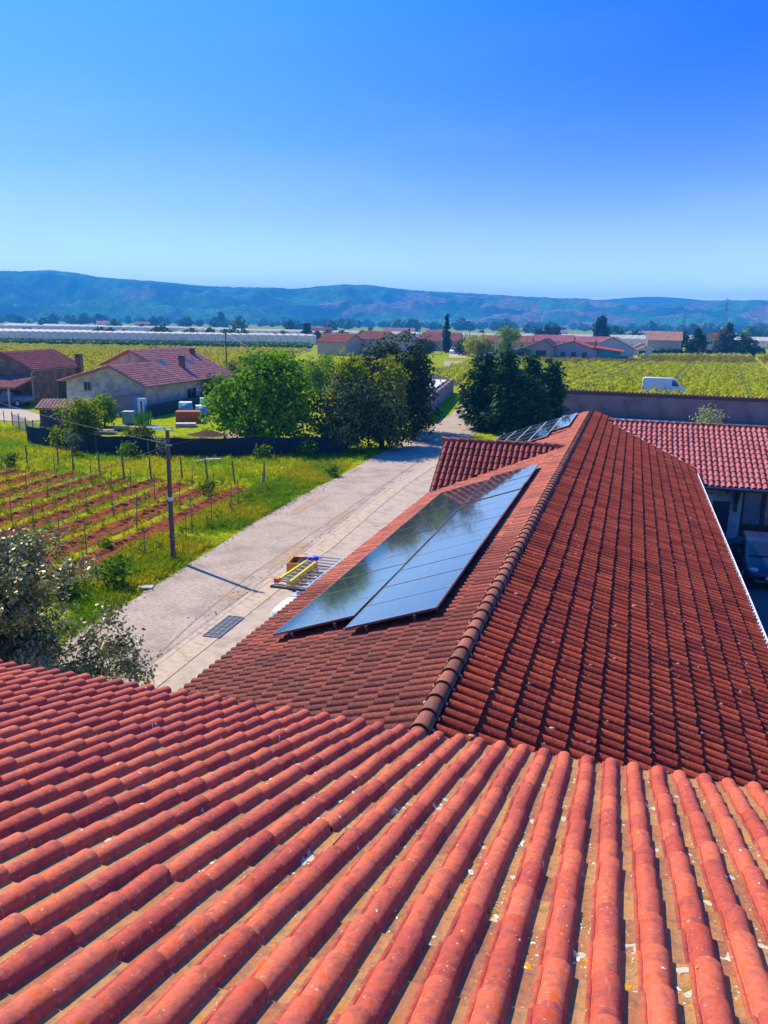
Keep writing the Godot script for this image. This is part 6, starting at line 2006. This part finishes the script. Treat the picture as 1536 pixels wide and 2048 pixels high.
	tree("willow", "taller flat topped lime green tree touching the farm roofs", Vector3(-36.2, 0, -245.0), crown(683, [[Vector3(0, 6.6, 0), Vector3(3.7, 2.2, 3.5)], [Vector3(-1.0, 3.2, 0), Vector3(2.6, 2.4, 2.6), 0.4]], 120, 22, 0.4, 0.9, Color(0.139, 0.248, 0.014), Color(0.310, 0.449, 0.021)), green, trunk(64, 6.5, 0.25, 7, 2.2))
	tree("dark_bush", "round dark bush between the far poles and yellow tree", Vector3(-51.0, 0, -249.0), crown(684, [[Vector3(0, 2.4, 0), Vector3(2.8, 2.6, 2.6)]], 90, 22, 0.4, 0.7, d0, Color(0.046, 0.093, 0.042)), darkm, trunk(65, 3, 0.15, 4, 1.2), "shrub")
	tree("dark_bush", "wide dark hedge mass at the foot of the cypress", Vector3(-64.5, 0, -255.0), crown(685, [[Vector3(0, 2.2, 0), Vector3(4.2, 2.4, 2.4)], [Vector3(-1.5, 3.2, 0), Vector3(2.4, 1.8, 2.0), 0.4]], 110, 22, 0.4, 0.7, d0, Color(0.062, 0.116, 0.035)), darkm, trunk(66, 3, 0.15, 4, 1.4, 2), "shrub")
	tree("fir", "large dark fir standing above the pink roofs", Vector3(-17.5, 0, -442.0), crown(686, cone.call(14.2, 4.6), 60, 24, 0.85, 1.1, Color(0.009, 0.028, 0.020), Color(0.025, 0.062, 0.033), 1.6, 0.5), darkm, trunk(67, 13.0, 0.35, 5, 2.0))
	tree("cedar", "dark cedar left of the bright orange villa roof", Vector3(20.4, 0, -300.0), crown(687, [[Vector3(0, 3.2, 0), Vector3(4.2, 2.4, 3.8)], [Vector3(0.4, 5.8, 0), Vector3(2.8, 1.7, 2.6), 0.7], [Vector3(0, 7.8, 0), Vector3(1.3, 1.2, 1.3), 0.3]], 100, 22, 0.5, 0.8, Color(0.019, 0.046, 0.031), Color(0.070, 0.109, 0.070), 1.4, 0.2), darkm, trunk(68, 7.5, 0.25, 6, 2.4))
	tree("cedar", "tallest grey green cedar right of the bright orange villa roof", Vector3(30.6, 0, -308.0), crown(688, [[Vector3(0, 3.4, 0), Vector3(5.2, 2.8, 4.6)], [Vector3(-0.4, 6.6, 0), Vector3(3.6, 2.0, 3.2), 0.7], [Vector3(0.4, 9.8, 0), Vector3(1.3, 2.0, 1.3), 0.3]], 120, 22, 0.5, 0.8, Color(0.039, 0.062, 0.049), Color(0.116, 0.147, 0.112), 1.4, 0.2), darkm, trunk(69, 10, 0.3, 6, 2.8))
	tree("cedar", "low wide cedar at the right behind the trimmed hedge", Vector3(38.0, 0, -312.0), crown(689, [[Vector3(0, 3.4, 0), Vector3(4.2, 2.6, 4.0)], [Vector3(-1.0, 5.6, 0), Vector3(2.4, 1.5, 2.2), 0.5]], 90, 22, 0.5, 0.8, Color(0.031, 0.062, 0.042), Color(0.093, 0.132, 0.084), 1.4, 0.2), darkm, trunk(70, 6, 0.25, 6, 2.4))
	tree("dark_pine", "small round dark pine between villa and first cedar", Vector3(18.0, 0, -341.0), crown(690, [[Vector3(0, 5.0, 0), Vector3(3.2, 3.2, 3.0)]], 80, 22, 0.5, 0.8, d0, Color(0.046, 0.078, 0.042)), darkm, trunk(71, 6, 0.22, 4, 1.6))
	tree("red_plum", "small dark reddish tree left of the tall fir", Vector3(-43.0, 0, -470.0), crown(691, [[Vector3(0, 5.6, 0), Vector3(3.4, 3.6, 3.2)]], 80, 22, 0.6, 0.9, Color(0.03, 0.012, 0.012), Color(0.07, 0.03, 0.022)), darkm, trunk(72, 5.5, 0.22, 4, 1.6))
	tree("dark_pine", "pair of dark pines seen as one, behind the pink hall", Vector3(-51.0, 0, -475.0), crown(692, [[Vector3(-1.8, 4.0, 0), Vector3(2.6, 4.2, 2.6)], [Vector3(2.6, 4.8, 0), Vector3(2.8, 4.2, 2.6)]], 90, 22, 0.6, 0.9, d0, Color(0.031, 0.070, 0.035)), darkm, trunk(73, 6, 0.22, 4, 1.6))
	tree("orange_shrub", "little yellow bush beside the barn door", Vector3(-28.2, 0, -227.6), crown(693, [[Vector3(0, 1.5, 0), Vector3(0.9, 1.6, 0.9)]], 40, 20, 0.3, 0.4, Color(0.155, 0.217, 0.014), Color(0.372, 0.419, 0.028)), green, trunk(74, 1.6, 0.06, 3, 0.4), "shrub")
	tree("shrub", "pale bushy plant growing on the paving before the long wall", Vector3(7.4, 0, -83.6), crown(694, [[Vector3(0, 1.0, 0), Vector3(1.5, 1.3, 1.2)]], 50, 16, 0.14, 0.5, Color(0.186, 0.232, 0.098), Color(0.512, 0.527, 0.251)), green, trunk(75, 1.8, 0.04, 5, 0.7, 4), "shrub")
	tree("dark_conifer", "lone dark conifer in the far tree line left of centre", Vector3(-565.0, 0, -1050.0), crown(695, cone.call(21.0, 6.0), 30, 18, 2.4, 2.2, Color(0.012, 0.031, 0.017), Color(0.031, 0.062, 0.028)), darkm, trunk(76, 18, 0.6, 3, 3.0))
	tree("dark_conifer", "small dark pointed tree left of the far orange house", Vector3(-178.0, 0, -430.0), crown(696, cone.call(8.5, 3.0), 30, 18, 1.0, 1.0, Color(0.012, 0.031, 0.017), Color(0.031, 0.062, 0.028)), darkm, trunk(77, 7, 0.3, 3, 1.4))
	# trimmed hedges before the villas
	var hd := [[Vector3(4.8, 0, -284.5), Vector3(19.5, 0, -297.0), 2.6, Color(0.016, 0.037, 0.020), Color(0.043, 0.078, 0.035), "dark green trimmed hedge below the villa"], [Vector3(19.7, 0, -297.2), Vector3(37.5, 0, -312.5), 2.5, Color(0.05, 0.035, 0.05), Color(0.11, 0.085, 0.10), "purplish trimmed hedge right of the dark green one"], [Vector3(38.2, 0, -313.5), Vector3(44.5, 0, -318.5), 3.3, Color(0.093, 0.171, 0.014), Color(0.232, 0.310, 0.028), "yellow green block hedge at the right end"]]
	for i in hd.size():
		var q: Array = hd[i]
		var bl := []
		for k in 12:
			var p: Vector3 = q[0].lerp(q[1], (k + 0.5) / 12.0)
			bl.append([p - q[0] + Vector3(0, q[2] * 0.45, 0), Vector3(q[0].distance_to(q[1]) / 20.0, q[2] * 0.52, 0.8)])
		tree("hedge", q[5], q[0], crown(701 + i, bl, 16, 20, 0.35, 0.5, q[3], q[4]), darkm, trunk(80 + i, 1.6, 0.08, 3, 0.5), "hedge")


# ------------------------------------------------------------------ far fields: vines, nets, woods
func far_fields() -> void:
	var vine := crown(801, [[Vector3(0, 0.68, 0), Vector3(0.50, 0.30, 0.50)]], 9, 6, 0.27, 0.36, Color(0.27, 0.31, 0.008), Color(0.60, 0.62, 0.02))
	var stem := PackedVector2Array([Vector2(-36, -150), Vector2(-14, -95), Vector2(60, -92), Vector2(66, -322), Vector2(38, -314), Vector2(4, -283), Vector2(-3, -244), Vector2(-40, -232)])
	var f2 := PackedVector2Array([Vector2(-206, -226), Vector2(-104, -252), Vector2(-76, -150), Vector2(-76, -102), Vector2(-120, -102)])
	var m := leaf_mat("leaf_vine_far", 0.9)
	for q in [[stem, Vector2(0.095, -1).normalized(), 1.5, 1.15, "vine_rows", "bright"], [f2, Vector2(-0.55, -1).normalized(), 1.7, 1.4, "vine_rows", "ochre"]]:
		var poly: PackedVector2Array = q[0]
		var along: Vector2 = q[1]
		var side := Vector2(-along.y, along.x)
		var c := Vector2.ZERO
		for p in poly:
			c += p / poly.size()
		var places := []
		var tints := []
		var half := 190
		for i in range(-int(half / q[2]), int(half / q[2])):
			# every few rows a bare alley
			if q[5] == "bright" and posmod(i, 7) == 0 and rng.randf() < 0.5:
				continue
			for k in range(-int(half / q[3]), int(half / q[3])):
				var p: Vector2 = c + side * (i * q[2] + rng.randfn(0, 0.12)) + along * (k * q[3] + rng.randfn(0, 0.2))
				if not inside(p, poly):
					continue
				if p.y < -243 and q[5] == "bright" and p.x < 2.0:
					continue
				if q[5] == "bright" and absf(p.x - 4.4) < 3.8 and absf(p.y + 121.5) < 1.8:
					continue
				var s := rng.randf_range(0.8, 1.25)
				places.append(Transform3D(Basis(Vector3.UP, rng.randf() * TAU).scaled(Vector3(s, s * rng.randf_range(0.8, 1.2), s)), Vector3(p.x, 0.0, p.y)))
				var v := rng.randf_range(0.75, 1.15)
				var t := Color(v, v, v) if q[5] == "bright" else Color(v * 0.95, v * 0.86, v)
				if q[5] == "bright" and p.y < -212.0 - p.x * 0.5 and p.y > -262.0 - p.x * 0.5:
					t = Color(v * 0.62, v * 0.52, v * 1.3)
				tints.append(t)
		many(q[4], vine, m, places, tints)
	# rows of thin posts in the alleys of the bright field
	var pb := B.new()
	pb.box(Vector3(0, 0.75, 0), Vector3(0.09, 1.5, 0.09))
	pb.bar(Vector3(0, 1.35, 0), Vector3(0, 1.35, -2), 0.02, 0.02)
	var posts := []
	for i in range(-6, 8):
		for k in 108:
			var p := Vector2(12.0, -200.0) + Vector2(0.995, 0.095) * (i * 7 * 1.5 + 0.2) + Vector2(0.095, -0.995) * (k * 2.0 - 108.0)
			if inside(p, stem):
				posts.append(Transform3D(Basis(Vector3.UP, -0.095), Vector3(p.x, 0, p.y)))
	many("vine_posts", pb.done(), mat("post_pale", lin(0.30, 0.27, 0.24), 0.9), posts, [])
	var hm := leaf_mat("leaf_crop", 0.3)
	# green crop rows between the nets and the dark mulch
	var crop := crown(802, [[Vector3(0, 0.5, 0), Vector3(1.2, 0.5, 0.8)]], 8, 6, 0.7, 0.6, Color(0.046, 0.139, 0.014), Color(0.139, 0.264, 0.021))
	var places := []
	for i in 2600:
		var u := rng.randf()
		var v := rng.randf()
		var p := Vector3(-260, 0, -284).lerp(Vector3(-132, 0, -323), u).lerp(Vector3(-228, 0, -250).lerp(Vector3(-115, 0, -281), u), v)
		places.append(Transform3D(Basis(Vector3.UP, rng.randf() * TAU), p))
	many("crop_rows", crop, hm, places, [])
	# white crop nets
	var net := mat("net_white", lin(0.92, 0.92, 0.90), 0.6, ntex(141, 0.05, 3, [[0.0, grey(0.8)], [1.0, grey(1.0)]], 256), 0.05)
	net.backlight_enabled = true
	net.backlight = Color(1.0, 1.0, 1.0)
	var blocks := [[Vector3(-268, 0, -292), Vector3(-132, 0, -330), Vector3(-150, 0, -372), Vector3(-330, 0, -352), 15, "nearest white crop net on the left, before the green strip"], [Vector3(-455, 0, -500), Vector3(-300, 0, -560), Vector3(-330, 0, -640), Vector3(-640, 0, -720), 9, "far left white crop net below the hills"], [Vector3(-290, 0, -480), Vector3(-60, 0, -440), Vector3(-60, 0, -560), Vector3(-300, 0, -560), 14, "middle white crop net behind the orange house roof"], [Vector3(-52, 0, -412), Vector3(150, 0, -452), Vector3(150, 0, -640), Vector3(-52, 0, -600), 16, "long white crop net behind the farm and villas"]]
	for q in blocks:
		var t := thing("crop_net", q[5], "crop net")
		var b := B.new()
		b.smooth(false)
		var n: int = q[4] * 3
		for i in n:
			var a0: Vector3 = q[0].lerp(q[1], i / float(n))
			var a1: Vector3 = q[0].lerp(q[1], (i + 0.5) / n)
			var a2: Vector3 = q[0].lerp(q[1], (i + 1.0) / n)
			var c0: Vector3 = q[3].lerp(q[2], i / float(n))
			var c1: Vector3 = q[3].lerp(q[2], (i + 0.5) / n)
			var c2: Vector3 = q[3].lerp(q[2], (i + 1.0) / n)
			var lo := Vector3(0, 3.7, 0)
			var hi := Vector3(0, 4.0, 0)
			b.quad(a0 + lo, a1 + hi, c1 + hi, c0 + lo)
			b.quad(a1 + hi, a2 + lo, c2 + lo, c1 + hi)
			var sk := Vector3(0, 0.25 + 0.5 * fmod(i * 0.37, 1.0), 0)
			b.quad(a0 + sk, a2 + sk, a2 + lo, a0 + lo)
			b.tri(a0 + lo, a2 + lo, a1 + hi)
		obj("canopy", b, net, t)
		b = B.new()
		for i in n + 1:
			var p: Vector3 = q[0].lerp(q[1], i / float(n))
			b.box(p + Vector3(0, 1.3, 0), Vector3(0.12, 2.6, 0.12))
		obj("posts", b, mats["post_pale"], t).set_meta("kind", "stuff")
	# tree belts on the plain and the wood at the foot of the hills
	var clump := crown(803, [[Vector3(0, 3.2, 0), Vector3(3.2, 3.2, 3.0)]], 34, 7, 1.7, 1.6, Color(0.046, 0.109, 0.017), Color(0.132, 0.217, 0.035))
	places = []
	var tints := []
	for i in 520:
		var az := deg_to_rad(rng.randf_range(-62.0, 24.0))
		var d := rng.randf_range(1150.0, 2500.0)
		if i < 60:
			d = rng.randf_range(620.0, 1100.0)
		if i % 3 == 0:
			az = deg_to_rad(snappedf(rad_to_deg(az), 1.7) + rng.randfn(0, 0.25))
		var s := rng.randf_range(0.7, 1.7) * (1.0 if d < 1100 else 1.6)
		places.append(Transform3D(Basis(Vector3.UP, rng.randf() * TAU).scaled(Vector3(s * rng.randf_range(0.8, 1.6), s, s)), Vector3(sin(az) * d, 0, -cos(az) * d)))
		var v := rng.randf_range(0.6, 1.2)
		tints.append(Color(v, v, v) if rng.randf() < 0.6 else Color(v * 0.45, v * 0.5, v * 0.7))
	many("distant_wood", clump, hm, places, tints)
	# bushes poking out between the white nets
	places = []
	tints = []
	for i in 46:
		var u := rng.randf()
		var p := Vector3(-262, 0, -345).lerp(Vector3(-118, 0, -372), u) + Vector3(rng.randfn() * 3, 0, rng.randfn() * 6)
		var s := rng.randf_range(0.45, 0.95)
		places.append(Transform3D(Basis(Vector3.UP, rng.randf() * TAU).scaled(Vector3.ONE * s), p))
		tints.append(Color(0.9, 0.9, 0.9))
	many("net_bushes", clump, hm, places, tints)


# ------------------------------------------------------------------ far small things
func far_things() -> void:
	var steel := mat("pylon_steel", lin(0.10, 0.11, 0.13), 0.6)
	for q in [[Vector3(104.0, 0, -1096.0), 47.0, "taller lattice pylon at the right before the hills"], [Vector3(68.0, 0, -1320.0), 37.0, "smaller lattice pylon left of the taller one"], [Vector3(36.0, 0, -1500.0), 24.0, "faint low lattice pylon above the villa roof"]]:
		var t := thing("pylon", q[2], "pylon", q[0], 0.3)
		var h: float = q[1]
		var b := B.new()
		for sx in [-1, 1]:
			for sz in [-1, 1]:
				b.tube([Vector3(sx * h * 0.085, 0, sz * h * 0.085), Vector3(sx * h * 0.022, h * 0.6, sz * h * 0.022), Vector3(0, h, 0)], [0.22, 0.18, 0.12], 4)
		for k in 8:
			var y0 := h * 0.6 * k / 8.0
			var y1 := h * 0.6 * (k + 1) / 8.0
			var w0 := lerpf(h * 0.085, h * 0.022, k / 8.0)
			var w1 := lerpf(h * 0.085, h * 0.022, (k + 1) / 8.0)
			for s in [-1, 1]:
				b.tube([Vector3(-w0, y0, s * w0), Vector3(w1, y1, s * w1)], [0.1], 3)
				b.tube([Vector3(w0, y0, s * w0), Vector3(-w1, y1, s * w1)], [0.1], 3)
		obj("lattice", b, steel, t)
		for k in 3:
			b = B.new()
			var w: float = h * [0.16, 0.2, 0.14][k]
			b.tube([Vector3(-w, h * (0.66 + 0.12 * k), 0), Vector3(0, h * (0.69 + 0.12 * k), 0), Vector3(w, h * (0.66 + 0.12 * k), 0)], [0.1, 0.3, 0.1], 4)
			obj("arm", b, steel, t)
	var dark := mat("pole_dark", lin(0.06, 0.055, 0.05), 0.9)
	var pale := mat("pole_pale", lin(0.34, 0.33, 0.32), 0.9)
	var n := 0
	for q in [[Vector3(-73.3, 0, -137.7), 7.5, dark, "dark telegraph pole behind the right end of the farmhouse"], [Vector3(-58.8, 0, -254.0), 5.4, pale, "thin pale pole before the dark hedge below the cypress"], [Vector3(-49.8, 0, -247.0), 6.6, pale, "left pale pole of the group beside the dark round bush"], [Vector3(-48.6, 0, -247.5), 8.0, dark, "tallest dark pole beside the dark round bush"], [Vector3(-47.0, 0, -262.0), 8.0, dark, "dark pole just right of the tallest one"], [Vector3(-38.6, 0, -236.0), 6.0, pale, "concrete pole standing in front of the yellow green trees"], [Vector3(-78.0, 0, -300.0), 9.0, dark, "dark pole left of the cypress above the oaks"], [Vector3(-39.5, 0, -97.5), 4.6, dark, "dark post above the big green tree"]]:
		var t := thing("telegraph_pole", q[3], "pole", q[0])
		var b := B.new()
		b.tube([Vector3.ZERO, Vector3(0, q[1], 0)], [0.15, 0.11], 6)
		obj("shaft", b, q[2], t)
		b = B.new()
		b.box(Vector3(0, q[1] - 0.3, 0), Vector3(0.9, 0.1, 0.1))
		obj("crossarm", b, q[2], t)
	var b := B.new()
	b.tube(sag(Vector3(-73.0, 7.2, -137.7), Vector3(-49.0, 3.0, -112.0), 0.5, 10), [0.03], 4, false)
	tag(obj("overhead_cable", b, mat("cable_pale", lin(0.35, 0.35, 0.35), 0.6)), "pale cable from the farmhouse telegraph pole down to the right", "cable")
	# small vehicles and buildings far away
	var side := PackedVector2Array([Vector2(0.0, 0.5), Vector2(0.1, 0.3), Vector2(4.7, 0.3), Vector2(4.9, 0.9), Vector2(4.4, 1.2), Vector2(3.8, 2.0), Vector2(0.2, 2.05), Vector2(0.0, 1.4)])
	var v := vehicle("far_van", "small white van on the track below the cypress", "van", Vector3(-56.0, 0.1, -263.0), 2.7, 4.9, 1.9, side, [PackedVector2Array([Vector2(2.6, 1.2), Vector2(4.3, 1.2), Vector2(3.8, 1.8), Vector2(2.6, 1.8)])], mats["van_white"], 0.33, [0.9, 4.0])
	van_screen(v, 4.9, Vector2(4.38, 1.26), Vector2(3.84, 1.94), 1.5)
	var cs := PackedVector2Array([Vector2(0.05, 0.5), Vector2(0.2, 0.28), Vector2(4.1, 0.28), Vector2(4.3, 0.7), Vector2(3.2, 1.0), Vector2(2.4, 1.45), Vector2(1.1, 1.45), Vector2(0.3, 1.0)])
	var cg := [PackedVector2Array([Vector2(0.8, 1.0), Vector2(2.9, 1.0), Vector2(2.35, 1.36), Vector2(1.15, 1.36)])]
	v = vehicle("far_car", "pale silver car parked beside the yellow green tree", "car", Vector3(-41.0, 0.1, -239.5), PI / 2, 4.3, 1.8, cs, cg, mat("paint_silver", lin(0.5, 0.55, 0.58), 0.3), 0.32, [0.8, 3.5])
	van_screen(v, 4.3, Vector2(3.14, 1.04), Vector2(2.46, 1.42), 1.4)
	v = vehicle("far_car", "dark car parked under the open shed left of the barn", "car", Vector3(-31.6, 0.1, -227.4), 0.3, 4.3, 1.8, cs, cg, mat("paint_dark", lin(0.03, 0.035, 0.06), 0.3), 0.32, [0.8, 3.5])
	van_screen(v, 4.3, Vector2(3.14, 1.04), Vector2(2.46, 1.42), 1.4)
	var bx := thing("field_box", "small blue box standing in the far left field", "box", Vector3(-314, 0, -366))
	b = B.new()
	b.span(Vector3(-1.6, 1.2, -1.6), Vector3(1.6, 4.6, 1.6))
	obj("body", b, mat("box_blue", lin(0.04, 0.22, 0.42), 0.6), bx)
	for s in [-1.3, 1.3]:
		b = B.new()
		b.span(Vector3(s - 0.15, 0, -0.3), Vector3(s + 0.15, 1.2, 0.3))
		obj("leg", b, steel, bx)
	var far_w := mat("wall_far", lin(0.5, 0.45, 0.4), 0.95)
	for q in [[Vector3(-630, 0, -900), 0.7, 26.0, 14.0, Color(0.6, 0.25, 0.2), "far pink roofed farm at the left below the hills"], [Vector3(-588, 0, -905), 0.6, 18.0, 12.0, Color(0.5, 0.2, 0.15), "far dull red roofed house right of the far pink farm"], [Vector3(-520, 0, -1040), 0.5, 16.0, 10.0, Color(0.35, 0.28, 0.28), "far grey roofed house in the left tree line"], [Vector3(-190, 0, -500), 0.2, 18.0, 9.0, Color(0.52, 0.12, 0.1), "far dark red roofed house above the orange tile house"], [Vector3(-150, 0, -560), 0.2, 22.0, 10.0, Color(0.55, 0.3, 0.28), "far pale pink roof left of the dark oak tops"], [Vector3(-104, 0, -460), 0.1, 12.0, 8.0, Color(0.42, 0.22, 0.18), "far brown roofed house left of the cypress"], [Vector3(-56, 0, -700), 0.0, 22.0, 9.0, Color(0.5, 0.45, 0.45), "far pale barn in the tree belt beyond the pink hall"], [Vector3(22, 0, -760), 0.0, 24.0, 9.0, Color(0.5, 0.4, 0.38), "far pale barn beyond the villa roof"]]:
		gable_house("far_house", q[5], q[0], q[1] + PI / 2, q[3], q[2], 4.0, 4.0, q[3] / 2, 4.0 + q[3] * 0.22, far_w, q[4], [["left", 4.0, 1.0, 1.4, 1.4, "window"]])
